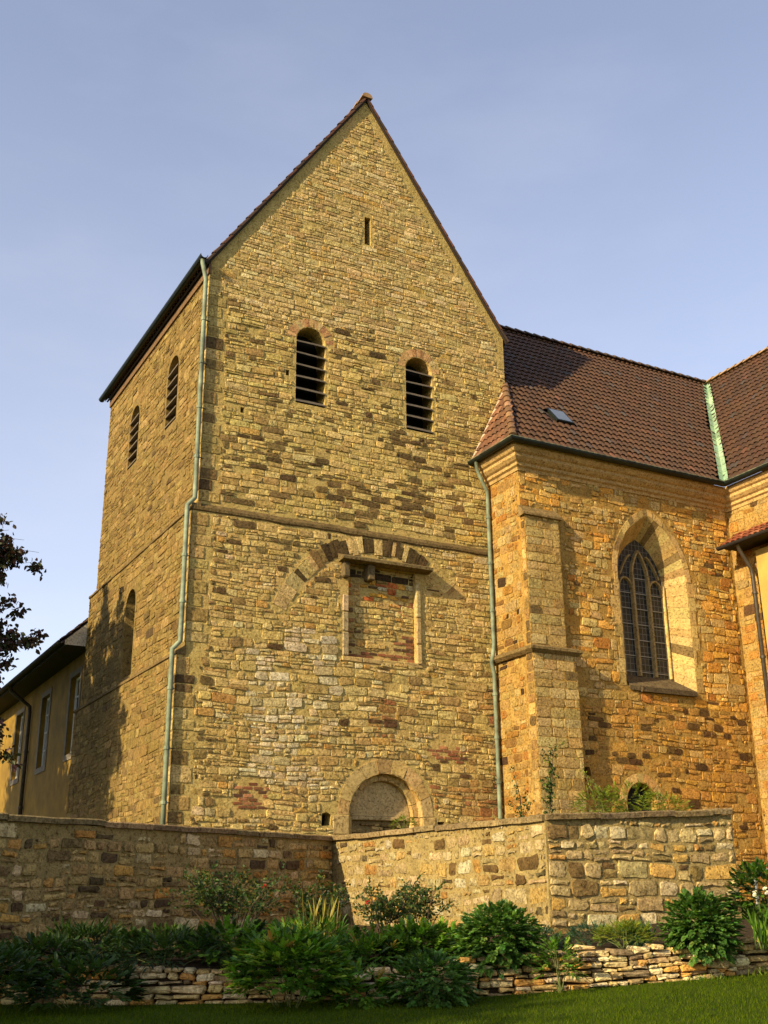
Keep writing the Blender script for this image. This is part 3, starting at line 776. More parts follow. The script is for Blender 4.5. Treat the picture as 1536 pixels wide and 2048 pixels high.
for h in (lun, nh): reveal(core, PN, h, 0, -.3)
nwall = build('wall', core, MT['nave_mortar'], nave)
for q_ in (lun, nh):
    m = MB(); panel(m, PN, q_, d=-.29); build('cellar_opening', m, MT['dark'], nave)
P_OR = [(5, (212, 162, 80)), (4, (202, 148, 66)), (3, (218, 176, 98)), (2.5, (196, 166, 106)), (1.5, (172, 118, 56)), (1, (180, 156, 104)), (.4, (100, 76, 48))]
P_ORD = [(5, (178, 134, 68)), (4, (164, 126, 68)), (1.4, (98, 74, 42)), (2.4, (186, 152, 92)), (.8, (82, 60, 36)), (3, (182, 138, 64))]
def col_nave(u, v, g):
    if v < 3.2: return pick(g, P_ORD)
    if nse(u, v, .8, 4) > .15: return pick(g, [(3, (186, 158, 102)), (2, (170, 138, 78)), (1, (196, 146, 72))])
    return pick(g, P_OR)
cln = clear([lun, nh], .04)
gout = arch_poly(GX, GZ0-.12, GZS, GW+.20, 10, GH+.26)
def ok_n(u, v): return cln(u, v) and not in_poly(u, v, gout) and math.hypot(u-11.5, v-.72) > .72 and v < ZC-.02 and u < XR-.02 and not (u < XC+1.32 and v < 8.1)
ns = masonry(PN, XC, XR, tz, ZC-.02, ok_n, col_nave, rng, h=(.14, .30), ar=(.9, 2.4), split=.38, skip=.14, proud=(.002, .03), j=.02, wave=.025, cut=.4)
def col_ret(u, v, g): return pick(g, scl([(4, (190, 152, 86)), (3, (200, 166, 100)), (2, (188, 134, 64)), (1, (150, 112, 60)), (.6, (80, 60, 40)), (2, (204, 176, 116))], .8))
ns += masonry(PR, YN, -.1, tz, ZC-.02, lambda u, v: -1.5 < u < -.1 and v < ZC, col_ret, rng, h=(.15, .3), ar=(.8, 2.2), split=.2, skip=.08, proud=(.002, .016), quoin=(.3, .5))
emit(ns, 'stone', MT['nave_stone'], nwall)
emit(voussoirs(PN, 11.5, .72, .49, .72, 180, 0, 9, rng, lambda k, g: pick(g, [(2, (190, 160, 104)), (1, (178, 142, 86))]), .008), 'voussoir', MT['dressed'], nwall)
# dressed surround of the pointed window
gs = []
def off_arch(r, n): # points along one side from the sill to the apex
    return arch_poly(GX, GZ0, GZS, r, n, GH*r/GW)
def surround(ra, rb, hb):
    inn = arch_poly(GX, GZ0, GZS, ra, 12, hb[0]); ou = arch_poly(GX, GZ0, GZS, rb, 12, hb[1])
    n = len(inn)
    right_i, right_o = inn[2:15], ou[2:15]; left_i, left_o = inn[14:], ou[14:]
    out = []
    for I, Oo in ((right_i, right_o), (left_i, left_o)):
        k = 0
        while k < len(I)-1:
            st_ = min(rng.choice((1, 2, 2)), len(I)-1-k)
            P = [I[k+i] for i in range(st_+1)]+[Oo[k+i] for i in range(st_, -1, -1)]
            out.append(P); k += st_
    for sx in (-1, 1):
        z = GZ0
        while z < GZS-.01:
            z1 = min(GZS, z+rng.uniform(.26, .42))
            if GZS-z1 < .15: z1 = GZS
            wd = rb+rng.uniform(-.08, .16)
            a, b = GX+sx*ra, GX+sx*wd
            out.append([(a, z), (b, z), (b, (z+z1)/2), (b, z1), (a, z1), (a, (z+z1)/2)] if sx > 0 else [(b, z), (a, z), (a, (z+z1)/2), (a, z1), (b, z1), (b, (z+z1)/2)]); z = z1
    return out
for P in surround(GW+.004, GW+.17, (GH+.005, GH+.22)):
    gs.append(stone(PN, P, .012, rng, pick(rng, [(4, (186, 158, 102)), (2, (176, 148, 92)), (1, (164, 136, 84)), (.5, (130, 108, 70))]), inset=.007, dome=.001))
emit(gs, 'jamb_stone', MT['dressed'], nwall)
# splayed reveal lined with dressed blocks
rv = []
def rblock(o0, o1, i0, i1):
    """outer edge points o (wall face) and inner edge points i (glass), each (u, v)"""
    cx_, cz_ = GX, 5.6
    def q(p, dep, k): 
        d_ = Vector((cx_-p[0], max(-1.2, min(1.2, cz_-p[1])) if p[1] > GZS else 0)).normalized(); return PN.p(p[0]+d_.x*k, p[1]+d_.y*k, -dep)
    v = [q(o0, -.004, .014), q(o1, -.004, .014), q(i1, GD+.01, .014), q(i0, GD+.01, .014), q(o0, .0, -.03), q(o1, .0, -.03), q(i1, GD+.03, -.03), q(i0, GD+.03, -.03)]
    rv.append((v, [(0, 1, 2, 3), (4, 5, 6, 7), (0, 1, 5, 4), (1, 2, 6, 5), (2, 3, 7, 6), (3, 0, 4, 7)], pick(rng, scl([(5, (204, 176, 116)), (2, (194, 164, 104)), (1, (176, 146, 92)), (.5, (140, 116, 76))], .86))))
for sx in (1, -1):
    z = GZ0
    while z < GZS-.01:
        z1 = min(GZS, z+rng.uniform(.2, .36)); z1 = GZS if GZS-z1 < .12 else z1
        zi = lambda zz: GZ0+.42+(zz-GZ0)/(GZS-GZ0)*(GZS-.05-GZ0-.42)
        rblock((GX+sx*GW, z+.004), (GX+sx*GW, z1-.004), (GX+sx*.84, zi(z)+.003), (GX+sx*.84, zi(z1)-.003)); z = z1
for k in range(2, len(goth)-1): rblock(goth[k], goth[k+1], goth2[k], goth2[k+1])
emit(rv, 'reveal_stone', MT['dressed'], nwall)
# glass, mullions, tracery
PG = Plane((0, YN+GD, 0), (1, 0, 0), (0, 0, 1), (0, -1, 0))
m = MB(); panel(m, PG, [(u, v) for u, v in goth2], d=-.02)
win = build('pointed_window', m, MT['glass'], nave)
def strip(pts, w_, d0, d1, pl, c):
    m = MB(); rings = []
    for i, (u, v) in enumerate(pts):
        a = pts[max(0, i-1)]; b = pts[min(len(pts)-1, i+1)]; t = Vector((b[0]-a[0], b[1]-a[1])).normalized(); nn = Vector((-t.y, t.x))*w_/2
        rings.append([pl.p(u-nn.x, v-nn.y, d0), pl.p(u-nn.x*.6, v-nn.y*.6, d1), pl.p(u+nn.x*.6, v+nn.y*.6, d1), pl.p(u+nn.x, v+nn.y, d0)])
    m.prism(rings, 'closed', c); return m
mc = lin((150, 128, 84))
zb = GZ0+.42
for s in (-1, 1):
    build('mullion', strip([(GX+s*.28, zb), (GX+s*.28, GZS+.15)], .10, -.02, .10, PG, mc), MT['dressed'], win)
    # outer lights: small pointed heads; centre light: taller head
    c0 = GX+s*.54
    for q in (-1, 1):
        pts = [(c0+q*.25*math.cos(R(a))*1.0, GZS-.35+.42*math.sin(R(a))) for a in range(0, 91, 15)]
        build('tracery_bar', strip(pts, .07, -.02, .07, PG, mc), MT['dressed'], win)
    pts = [(GX+s*.28*(1-(k/6)**1.8), GZS+.15+.75*(k/6)) for k in range(7)]
    build('tracery_bar', strip(pts, .08, -.02, .08, PG, mc), MT['dressed'], win)
    Pq = [p for p in goth2[2:]]
    pts = [(GX+s*(.28+.42*(k/6)), GZS+.75-.62*(k/6)**1.5) for k in range(7)]
    build('tracery_bar', strip(pts, .06, -.02, .06, PG, mc), MT['dressed'], win)
    build('window_frame', strip([(GX+s*.81, zb), (GX+s*.81, GZS-.05)], .06, -.02, .10, PG, lin((204, 172, 108))), MT['dressed'], win)
for k in range(7):
    zz = zb+.12+k*.44
    for a, b in ((-.78, -.33), (-.23, .23), (.33, .78)):
        if zz > GZS-.1 and abs(a+b) > .2: continue
        if zz > GZS+.5: continue
        m = MB(); m.box((GX+a, YN+GD-.015, zz-.009), (GX+b, YN+GD+.015, zz+.009)); build('saddle_bar', m, MT['lead'], win)
# sloping sill of slabs
for k in range(4):
    a, b = GX-1.16+k*.58, GX-1.16+(k+1)*.58-.03
    ai, bi = GX-.84+k*.42, GX-.84+(k+1)*.42-.014
    v = [(a, YN-.06, GZ0+.02), (b, YN-.06, GZ0+.02), (bi, YN+GD, GZ0+.43), (ai, YN+GD, GZ0+.43), (a, YN-.06, GZ0-.10), (b, YN-.06, GZ0-.10), (bi, YN+GD, GZ0+.3), (ai, YN+GD, GZ0+.3)]
    m = MB(); m.add(v, [(0, 1, 2, 3), (4, 5, 6, 7), (0, 1, 5, 4), (1, 2, 6, 5), (2, 3, 7, 6), (3, 0, 4, 7)], lin((104, 88, 62))); build('sill_slab', m, MT['tower_stone'], win)
m = MB(); m.box((GX-.8, YN-.13, GZ0-.13), (GX+1.1, YN+.0, GZ0-.01), lin((88, 74, 54))); build('sill', m, MT['tower_stone'], win)
# corner buttress in two stages
bm_ = MB()
YB2, YB1 = -1.70, -1.82
xb0, xb1, xb2 = XC-.0, XC+1.10, XC+1.30
bm_.box((xb0-.003, YB2, 4.3), (xb1, YN, 7.86)); bm_.add([(xb0-.003, YB2, 7.86), (xb1, YB2, 7.86), (xb1, YN, 8.12), (xb0-.003, YN, 8.12), (xb0-.003, YN, 7.86), (xb1, YN, 7.86)], [(0, 1, 2, 3), (0, 3, 4), (1, 5, 2)])
bm_.box((xb0-.05, YB1, tz-.2), (xb2, YN, 4.3))
butt = build('buttress', bm_, MT['nave_mortar'], nave)
PB2 = Plane((0, YB2, 0), (1, 0, 0), (0, 0, 1), (0, -1, 0)); PB1 = Plane((0, YB1, 0), (1, 0, 0), (0, 0, 1), (0, -1, 0))
cbut = lambda u, v, g: pick(g, [(5, (176, 150, 96)), (3, (186, 162, 110)), (2, (166, 138, 84)), (.25, (110, 90, 58))])
bs = masonry(PB2, xb0+.0, xb1, 4.45, 7.86, lambda u, v: xb0-.01 < u < xb1+.02 and v < 7.87, cbut, rng, h=(.2, .28), ar=(1.4, 2.6), split=.05, skip=0, gap=(.006, .012), proud=(.004, .012), wave=.004, quoin=(.3, .6))
bs += masonry(PB1, xb0-.05, xb2, tz, 4.22, lambda u, v: xb0-.06 < u < xb2+.02 and v < 4.24, cbut, rng, h=(.2, .28), ar=(1.4, 2.6), split=.05, skip=0, gap=(.006, .012), proud=(.004, .012), wave=.004, quoin=(.3, .6))
PBl = Plane((XC-.003, 0, 0), (0, 1, 0), (0, 0, 1), (-1, 0, 0)); PBl1 = Plane((XC-.05, 0, 0), (0, 1, 0), (0, 0, 1), (-1, 0, 0))
cq = lambda u, v, g: pick(g, [(3, (140, 112, 66)), (2, (166, 138, 86)), (1, (100, 80, 50)), (1, (192, 160, 100))])
bs += masonry(PBl, YB2, YN, 4.45, 7.86, lambda u, v: True, cq, rng, h=(.2, .32), ar=(2, 3), split=0, skip=0, proud=(.004, .014), wave=0)
bs += masonry(PBl1, YB1, YN, tz, 4.22, lambda u, v: True, cq, rng, h=(.2, .32), ar=(2, 3), split=0, skip=0, proud=(.004, .014), wave=0)
emit(bs, 'stone', MT['nave_stone'], butt)
m = MB()
o1 = .09
rings = []
for (x, y) in ((XC-.05-o1, -.10), (XC-.05-o1, YB1-o1), (xb2+o1, YB1-o1), (xb2+o1, YN)):
    rings.append((x, y))
def mould(path, prof, col):
    """prof: (offset outwards, z); path: list of functions offset -> (x,y)"""
    m = MB(); m.prism([[(*p(o), z) for o, z in prof] for p in path], 'closed', col); return m
bp = [lambda o: (XC-.05-o, -.10), lambda o: (XC-.05-o, YB1-o), lambda o: (xb2+o, YB1-o), lambda o: (xb2+o, YN)]
build('ledge', mould(bp, [(-.2, 4.46), (.02, 4.40), (.12, 4.34), (.12, 4.28), (.03, 4.20), (-.1, 4.2)], lin((128, 106, 66))), MT['tower_stone'], butt)
m = MB(); m.prism([[(x, YN-.01, 8.14), (x, YB2-.08, 7.90), (x, YB2-.08, 7.84), (x, YB2+.02, 7.82), (x, YN-.01, 7.82)] for x in (xb0-.08, xb0+.5, xb1+.06)], 'closed', lin((136, 112, 70)))
build('weathering', m, MT['tower_stone'], butt)
# cornice + gutter + roof
cpn = [lambda o: (XC-o, -.085), lambda o: (XC-o, YN-o), lambda o: (XR-o, YN-o)]
CPROF = [(-.1, 9.12), (.03, 9.12), (.05, 9.2), (.11, 9.24), (.11, 9.32), (.17, 9.36), (.24, 9.44), (.24, 9.52), (.30, 9.56), (.36, 9.66), (.36, 9.74), (-.1, 9.74)]
build('cornice', mould(cpn, CPROF, lin((178, 146, 92))), MT['dressed'], nave)
OE = .42; ZEV = 9.84; TS = 1.28; SLN = math.atan(TS)
xE, yE = XC-OE, YN-OE; YRG = 3.1; ZRG = ZEV+(YRG-yE)*TS
gutter('gutter', [(XC-.47, .02, 9.80), (XC-.47, YN-.47, 9.80), (XR-.47, YN-.47, 9.80)], .10, nave, MT['gutter'])
gl = MB()
gl.tube([(XC-.57, .02, 9.815), (XC-.57, YN-.57, 9.815), (XR-.57, YN-.57, 9.815)], .009, 6); build('gutter_rim', gl, MT['copper'], nave)
mb = MB()
TX = XR-OE                                              # transept eaves line
q = [(xE, yE, ZEV-.05), (TX, yE, ZEV-.05), (TX+(YRG-yE), YRG, ZRG-.05), (9.0, YRG, ZRG-.05), (9.0, 0, ZEV+(0-yE)*TS-.05)]
mb.add(q, [(0, 1, 2, 3, 4)])
mb.add([(xE, yE, ZEV-.05), (9.0, 0, ZEV-yE*TS-.05), (xE, 0, ZEV-.05)], [(0, 1, 2)])
mb.add([(9.0, YRG, ZRG-.05), (TX+YRG-yE, YRG, ZRG-.05), (26, 9, ZEV), (9.0, 9, ZEV)], [(0, 1, 2, 3)])
nroof = build('roof', mb, MT['deck'], nave)
rng = random.Random(41)
A, B, Nn = Vector((1, 0, 0)), Vector((0, math.cos(SLN), math.sin(SLN))), Vector((0, -math.sin(SLN), math.cos(SLN)))
hk = (9.0-xE)/(0-yE)
def in_n(a, b):
    x = xE+a; y = yE+b*math.cos(SLN)
    xm = xE+(y-yE)*hk+.09 if y < 0 else 9.06
    sk = skyu0-.06 < x < skyu1+.06 and skyb0-.1 < b < skyb1-.02
    return xm < x < TX+(y-yE)-.16 and y < YRG-.02 and not sk
skyu0, skyu1, skyb0, skyb1 = 10.02, 10.62, 1.62, 2.35
emit(tile_field(Vector((xE, yE, ZEV)), A, B, Nn, 14, (YRG-yE)/math.cos(SLN), in_n, rng), 'roof_tile', MT['roof_tile'], nroof, 300, 'roof_tiling')
# little hip over the corner: faces left
hl = math.hypot(9.0-xE, ZEV-yE*TS-ZEV); Bh = Vector((9.0-xE, 0, -yE*TS)).normalized(); Nh = Vector((-Bh.z, 0, Bh.x)); Ah = Vector((0, -1, 0))
ht = tile_field(Vector((xE, 0, ZEV)), Ah, Bh, Nh, -yE, hl, lambda a, b: a < (-yE)*(1-b/hl)+.02, rng, pal=[(3, (104, 70, 48)), (2, (92, 64, 46)), (1, (120, 82, 58))])
emit(ht, 'hip_side_tile', MT['roof_tile'], nroof)
def cap_tiles(P0, P1, r_, step, col, nm, par, upv):
    P0, P1 = Vector(P0), Vector(P1); d = (P1-P0); L_ = d.length; d.normalize(); sd = d.cross(Vector(upv)).normalized(); u_ = sd.cross(d).normalized(); out = []
    k = 0
    while k*step < L_-.1:
        m = MB(); rings = []
        for t, rr_, dz in ((k*step, r_*1.1, .03), (k*step+step*1.08, r_*.95, 0)):
            c = P0+d*t+u_*dz
            rings.append([c+sd*rr_*math.cos(math.pi*i/6)+u_*rr_*.8*math.sin(math.pi*i/6) for i in range(7)]+[c])
        m.prism(rings, 'closed'); out.append((m.v, m.f, pick(rng, col))); k += 1
    emit(out, nm, MT['roof_tile'], par)
cap_tiles((xE+.03, yE+.03, ZEV+.04), (9.0, 0, ZEV-yE*TS+.03), .10, .36, [(2, (112, 84, 60)), (1, (140, 108, 80))], 'hip_tile', nroof, (0, 0, 1))
cap_tiles((9.05, YRG, ZRG+.0), (TX+YRG-yE, YRG, ZRG+.0), .14, .38, [(2, (84, 66, 52)), (1, (70, 60, 50))], 'ridge_tile', nroof, (0, 0, 1))
m = MB(); m.prism([[(xE-.02, -.10, ZEV+.02), (xE-.02, -.04, ZEV+.1)], [(8.98, -.10, ZEV-yE*TS+.02), (8.98, -.04, ZEV-yE*TS+.1)]], 'open', lin((186, 160, 136))); build('flashing', m, MT['dressed'], nroof)
# roof light
OS = Vector((xE, yE, ZEV)); 
def rp(x, b, n): return Vector((x, yE, ZEV))+B*b+Nn*n
m = MB(); a0, a1, b0, b1 = skyu0, skyu1, skyb0, skyb1
v = [rp(a0, b0, .0), rp(a1, b0, .0), rp(a1, b1, .0), rp(a0, b1, .0), rp(a0, b0, .085), rp(a1, b0, .085), rp(a1, b1, .06), rp(a0, b1, .06)]
m.add(v, [(0, 1, 5, 4), (1, 2, 6, 5), (2, 3, 7, 6), (3, 0, 4, 7), (4, 5, 6, 7)]); slk = build('roof_light', m, MT['gutter'], nroof)
m = MB(); m.add([rp(a0+.05, b0+.05, .089), rp(a1-.05, b0+.05, .089), rp(a1-.05, b1-.05, .066), rp(a0+.05, b1-.05, .066)], [(0, 1, 2, 3)])
gm = M_plain('roof light glass', (.10, .12, .15), .06, .1, 2, 0, .02, .6); build('pane', m, gm, slk)
# downpipe in the corner between tower and nave
downpipe([(XC-.47, -.28, 9.74), (XC-.46, -.28, 9.5), (XC-.12, -.22, 8.95), (XC-.10, -.21, 8.8), (XC-.10, -.21, 4.7), (XC-.16, -.24, 4.45), (XC-.21, -.24, 4.2), (XC-.13, -.22, 3.9), (XC-.13, -.22, .35), (XC-.13, -.22, .3)],
         .056, nave, MT['copper'], [8.2, 6.9, 5.6, 3.4, 2.3, 1.2], (.13, 0, 0), tz)

# ------------------------------------------------------------------ transept
trn = thing('church_transept', (18, -4, tz), 'church transept at right edge with brown tiled slope and green copper valley', 'church')
rng = random.Random(51); YT = -7.0
PT = Plane((XR, 0, 0), (0, 1, 0), (0, 0, 1), (-1, 0, 0))
core = MB(); panel(core, PT, [(YT, tz-.2), (YN, tz-.2), (YN, ZC+.6), (YT, ZC+.6)])
core.add([(XR, YT, tz-.2), (25, YT, tz-.2), (25, YT, ZC+.6), (XR, YT, ZC+.6)], [(0, 1, 2, 3)])
core.add([(XR, YT, ZC+.6), (25, YT, ZC+.6), (TX+YRG-yE, YT, ZRG-.1)], [(0, 1, 2)])
tw = build('wall', core, MT['nave_mortar'], trn)
ct = lambda u, v, g: pick(g, scl([(4, (198, 160, 92)), (3, (206, 172, 106)), (2, (196, 142, 70)), (1, (190, 160, 106)), (.4, (110, 80, 50))], .82))
emit(masonry(PT, YT, YN-.02, tz, ZC-.02, lambda u, v: u < YN-.02 and v < ZC, ct, rng, h=(.18, .34), ar=(.9, 2.2), split=.25, skip=.06, proud=(.002, .02), j=.015, cut=.35), 'stone', MT['nave_stone'], tw, 120)
build('cornice', mould([lambda o: (XR-o, YN-o+.001), lambda o: (XR-o, YT)], [(o, z-.001) for o, z in CPROF], lin((190, 156, 98))), MT['dressed'], trn)
gutter('gutter', [(XR-.47, YN-.47, 9.80), (XR-.47, YT, 9.80)], .10, trn, MT['gutter'])
gl = MB(); gl.tube([(XR-.57, YN-.57, 9.815), (XR-.57, YT, 9.815)], .009, 6); build('gutter_rim', gl, MT['copper'], trn)
XRG = TX+(YRG-yE)
mb = MB(); mb.add([(TX, yE, ZEV-.05), (TX, YT-.2, ZEV-.05), (XRG, YT-.2, ZRG-.05), (XRG, YRG, ZRG-.05)], [(0, 1, 2, 3)])
mb.add([(XRG, YT-.2, ZRG-.05), (XRG, YRG, ZRG-.05), (25.3, YRG, ZEV), (25.3, YT-.2, ZEV)], [(0, 1, 2, 3)])
xroof = build('roof', mb, MT['deck'], trn)
A, B, Nn = Vector((0, -1, 0)), Vector((math.cos(SLN), 0, math.sin(SLN))), Vector((-math.sin(SLN), 0, math.cos(SLN)))
def in_t(a, b):
    y = YRG-a; x = TX+b*math.cos(SLN); return y < yE+(x-TX)-.16 and y > YT-.1 and x < XRG
emit(tile_field(Vector((TX, YRG, ZEV)), A, B, Nn, YRG-YT, (XRG-TX)/math.cos(SLN), in_t, rng), 'roof_tile', MT['roof_tile'], xroof, 300, 'roof_tiling')
cap_tiles((XRG, YT-.2, ZRG+.0), (XRG, YRG+.1, ZRG+.0), .14, .38, [(2, (150, 122, 92)), (1, (120, 98, 76))], 'ridge_tile', xroof, (0, 0, 1))
# copper valley: overlapping dished sheets
V0, V1 = Vector((TX-.05, yE-.05, ZEV-.02)), Vector((XRG, YRG, ZRG-.02)); d = (V1-V0); L_ = d.length; d.normalize()
nsheets = 16; e1 = Vector((1, 0, TS)).normalized(); e2 = Vector((0, 1, TS)).normalized()
n1 = Vector((-.0, -math.sin(SLN), math.cos(SLN))); n2 = Vector((-math.sin(SLN), 0, math.cos(SLN)))
sL = (Vector((-1, 0, 0))-d*Vector((-1, 0, 0)).dot(d)).normalized(); sR = (Vector((0, -1, 0))-d*Vector((0, -1, 0)).dot(d)).normalized()
pl_ = []
for k in range(nsheets):
    a, b = V0+d*(L_*k/nsheets), V0+d*(L_*(k+1.06)/nsheets)
    lf = .05+rng.uniform(0, .012)
    v = [a+sL*.18+n1*lf, a+Vector((0, 0, lf+.02)), a+sR*.18+n2*lf, b+sL*.18+n1*.03, b+Vector((0, 0, .03)), b+sR*.18+n2*.03, a+sL*.18+n1*(lf-.03), a+Vector((0, 0, lf-.02)), a+sR*.18+n2*(lf-.03)]
    pl_.append((v, [(0, 1, 4, 3), (1, 2, 5, 4), (0, 1, 7, 6), (1, 2, 8, 7)], pick(rng, [(2, (150, 176, 148)), (2, (134, 162, 136)), (1, (112, 134, 108))])))
mcop = M_attr('pale verdigris sheet', .5, .3, 9, .2, .4); emit(pl_, 'valley_sheet', mcop, xroof)

# ------------------------------------------------------------------ yellow annex at the right edge
ann = thing('yellow_annex', (15.5, -4.5, tz), 'yellow rendered annex with dark eaves and red tiles at right edge', 'building')
XA = 15.42; YA = -2.62; xA_e, yA_e, zA_e = 14.92, -1.9, 7.86
m = MB(); m.box((XA, YT, tz-.2), (XR+.0, YA, 7.62)); build('wall', m, M_plain('pale ochre render', lin((172, 140, 70)), .9, .16, 1.8, 0, .3), ann)
m = MB(); m.box((xA_e+.02, YT, zA_e-.06), (XR, yA_e, zA_e-.0)); build('soffit', m, MT['soffit'], ann)
m = MB(); m.prism([[(xA_e, y, zA_e-.0), (XR, y, zA_e+.46), (XR, y, zA_e+.0)] for y in (YT, yA_e)], 'closed'); ar = build('roof', m, MT['deck'], ann)
Bq = Vector((.70, 0, .46)).normalized(); Nq = Vector((-Bq.z, 0, Bq.x))
emit(tile_field(Vector((xA_e-.04, yA_e+.04, zA_e+.01)), Vector((0, -1, 0)), Bq, Nq, 4.2, .78, lambda a, b: True, rng, pal=[(3, (132, 74, 50)), (2, (118, 64, 44)), (1, (148, 96, 70)), (.6, (90, 58, 44))]), 'roof_tile', MT['roof_tile'], ar, 60, 'roof_tiling')
gutter('gutter', [(xA_e-.08, yA_e+.1, zA_e-.02), (xA_e-.08, YT, zA_e-.02)], .09, ann, MT['soffit'])
downpipe([(xA_e-.04, -2.5, zA_e-.1), (xA_e+.02, -2.5, zA_e-.25), (XA-.14, -2.52, zA_e-.75), (XA-.12, -2.53, zA_e-.95), (XA-.12, -2.53, tz)], .06, ann, MT['pipe_dark'], [6.4, 4.6, 2.8, 1.0], (.12, 0, 0))

# ------------------------------------------------------------------ yellow wing behind the tower
wing = thing('yellow_wing', (2, 20, tz), 'yellow rendered wing with deep dark eaves behind tower at left', 'building')
wins = [(10.35, 11.55, 2.75, 5.15), (14.4, 15.6, 2.75, 5.15), (18.7, 19.9, 2.75, 5.15), (23, 24.2, 2.75, 5.15)]
PW = Plane((0, 0, 0), (0, 1, 0), (0, 0, 1), (-1, 0, 0))
rects = [[(a, c), (b, c), (b, d), (a, d)] for a, b, c, d in wins]
door_ = [(12.3, -.8), (13.6, -.8), (13.6, .5), (12.3, .5)]
rects_all = rects+[door_]
m = MB(); panel(m, PW, [(9.3, tz-.2), (40, tz-.2), (40, 5.75), (9.3, 5.75)], rects_all)
for q in rects_all: reveal(m, PW, q, 0, -.3)
m.add([(0, 9.3, tz-.2), (8, 9.3, tz-.2), (8, 9.3, 12.5), (7.5, 9.3, 12.5), (0, 9.3, 5.75)], [(0, 1, 2, 3, 4)])
build('wall', m, MT['yellow'], wing)
m = MB(); panel(m, PW, door_, d=-.29); build('cellar_window', m, MT['dark'], wing)
for (a, b, c, d_), q in zip(wins, rects):
    mb = MB(); panel(mb, PW, q, d=-.28); wo = build('window', mb, MT['glass'], wing)
    mb = MB(); s = .18
    for (y0, y1, z0, z1) in ((a-s, a, c-s, d_+s), (b, b+s, c-s, d_+s), (a, b, c-s, c), (a, b, d_, d_+s)): mb.box((-.03, y0, z0), (.012, y1, z1))
    build('surround', mb, MT['grey_stone'], wo)
    mb = MB(); t = .08
    for (y0, y1, z0, z1) in ((a, a+t, c, d_), (b-t, b, c, d_), (a+t, b-t, c, c+t), (a+t, b-t, d_-t, d_), ((a+b)/2-.05, (a+b)/2+.05, c+t, d_-t)): mb.box((.14, y0, z0), (.20, y1, z1))
    build('frame', mb, MT['white'], wo)
    for k in range(1, 4):
        mb = MB(); z = c+(d_-c)*k/4; mb.box((.15, a+t, z-.02), (.19, b-t, z+.02)); build('glazing_bar', mb, MT['white'], wo)
m = MB(); m.box((-.78, 9.32, 5.72), (0, 40, 5.80)); build('soffit', m, MT['soffit'], wing)
m = MB(); m.prism([[(-.82, y, 5.80), (-.82, y, 5.90), (6.5, y, 12.75), (6.5, y, 12.6), (0.0, y, 5.80)] for y in (9.36, 40)], 'closed'); wr = build('roof', m, MT['deck'], wing)
rng = random.Random(61)
Bq = Vector((7.32, 0, 6.85)).normalized(); Nq = Vector((-Bq.z, 0, Bq.x))
emit(tile_field(Vector((-.86, 9.3, 5.9)), Vector((0, 1, 0)), Bq, Nq, 8, 4, lambda a, b: True, rng), 'roof_tile', MT['roof_tile'], wr, 60, 'roof_tiling')
m = MB(); m.add([(-.80, 9.315, 5.73), (0, 9.315, 5.73), (0, 9.315, 6.6), (-.80, 9.315, 5.86)], [(0, 1, 2, 3)], lin((206, 192, 164))); build('eaves_end', m, MT['dressed'], wing)
gutter('gutter', [(-.9, 9.4, 5.86), (-.9, 40, 5.86)], .09, wing, MT['soffit'])
downpipe([(-.88, 17.2, 5.8), (-.8, 17.2, 5.6), (-.12, 17.2, 5.1), (-.1, 17.2, 4.9), (-.1, 17.2, tz)], .07, wing, MT['pipe_dark'], [3.5, 1.6])

# ------------------------------------------------------------------ terrace walls
def terrace_wall(name, P0, P1, zt0, zt1, zb, label, colf, rng, kwm, n=300, thick=.45, coping=True, t_in=0):
    P0, P1 = Vector((*P0, 0)), Vector((*P1, 0)); d = (P1-P0); L_ = d.length; U = d.normalized(); Nn = Vector((U.y, -U.x, 0))
    if Nn.dot(CP-P0) < 0: Nn = -Nn
    t = thing(name, ((P0.x+P1.x)/2, (P0.y+P1.y)/2, zb), label, 'wall')
    pl = Plane(P0, U, (0, 0, 1), Nn)
    m = MB(); v = []
    for dd in (0, -thick): v += [pl.p(0, zb, dd), pl.p(L_, zb, dd), pl.p(L_, zt1, dd), pl.p(0, zt0, dd)]
    m.add(v, [(0, 1, 2, 3), (4, 5, 6, 7), (0, 1, 5, 4), (1, 2, 6, 5), (2, 3, 7, 6), (3, 0, 4, 7)])
    w_ = build('wall', m, MT['wall_mortar'], t)
    topz = lambda u: zt0+(zt1-zt0)*u/L_
    s = masonry(pl, .01, L_-.01, zb, max(zt0, zt1), lambda u, vv: vv < topz(u)-.01 and 0 < u < L_, colf, rng, **kwm)
    emit(s, 'stone', MT['wall_stone'], w_, n)
    cs = []; u = 0
    while u < L_-.05:
        e = min(L_, u+rng.uniform(.6, 1.2)); e = L_ if L_-e < .35 else e
        v = []; j = rng.uniform(-.008, .012); o_ = rng.uniform(.05, .085)
        nn = 4
        rings = []
        for i in range(nn+1):
            uu = u+.006+(e-u-.012)*i/nn; zt = topz(uu)+j+rng.uniform(-.006, .006); q = o_+rng.uniform(-.012, .012)
            rings.append([pl.p(uu, zt, -thick-.05), pl.p(uu, zt, q), pl.p(uu, zt+.075, q+.01), pl.p(uu, zt+.095, q-.03), pl.p(uu, zt+.11, -thick-.05)])
        mm = MB(); mm.prism(rings, 'closed'); cs.append((mm.v, mm.f, pick(rng, [(3, (132, 114, 82)), (2, (148, 128, 92)), (1, (112, 98, 72))]))); u = e
    emit(cs, 'coping_stone', MT['wall_stone'], t)
    return t
P_TW = [(5, (176, 150, 98)), (3, (160, 136, 88)), (2.5, (184, 144, 78)), (2, (190, 170, 126)), (1.4, (116, 96, 64)), (1.0, (92, 76, 52)), (1, (176, 130, 66)), (1, (206, 188, 146))]
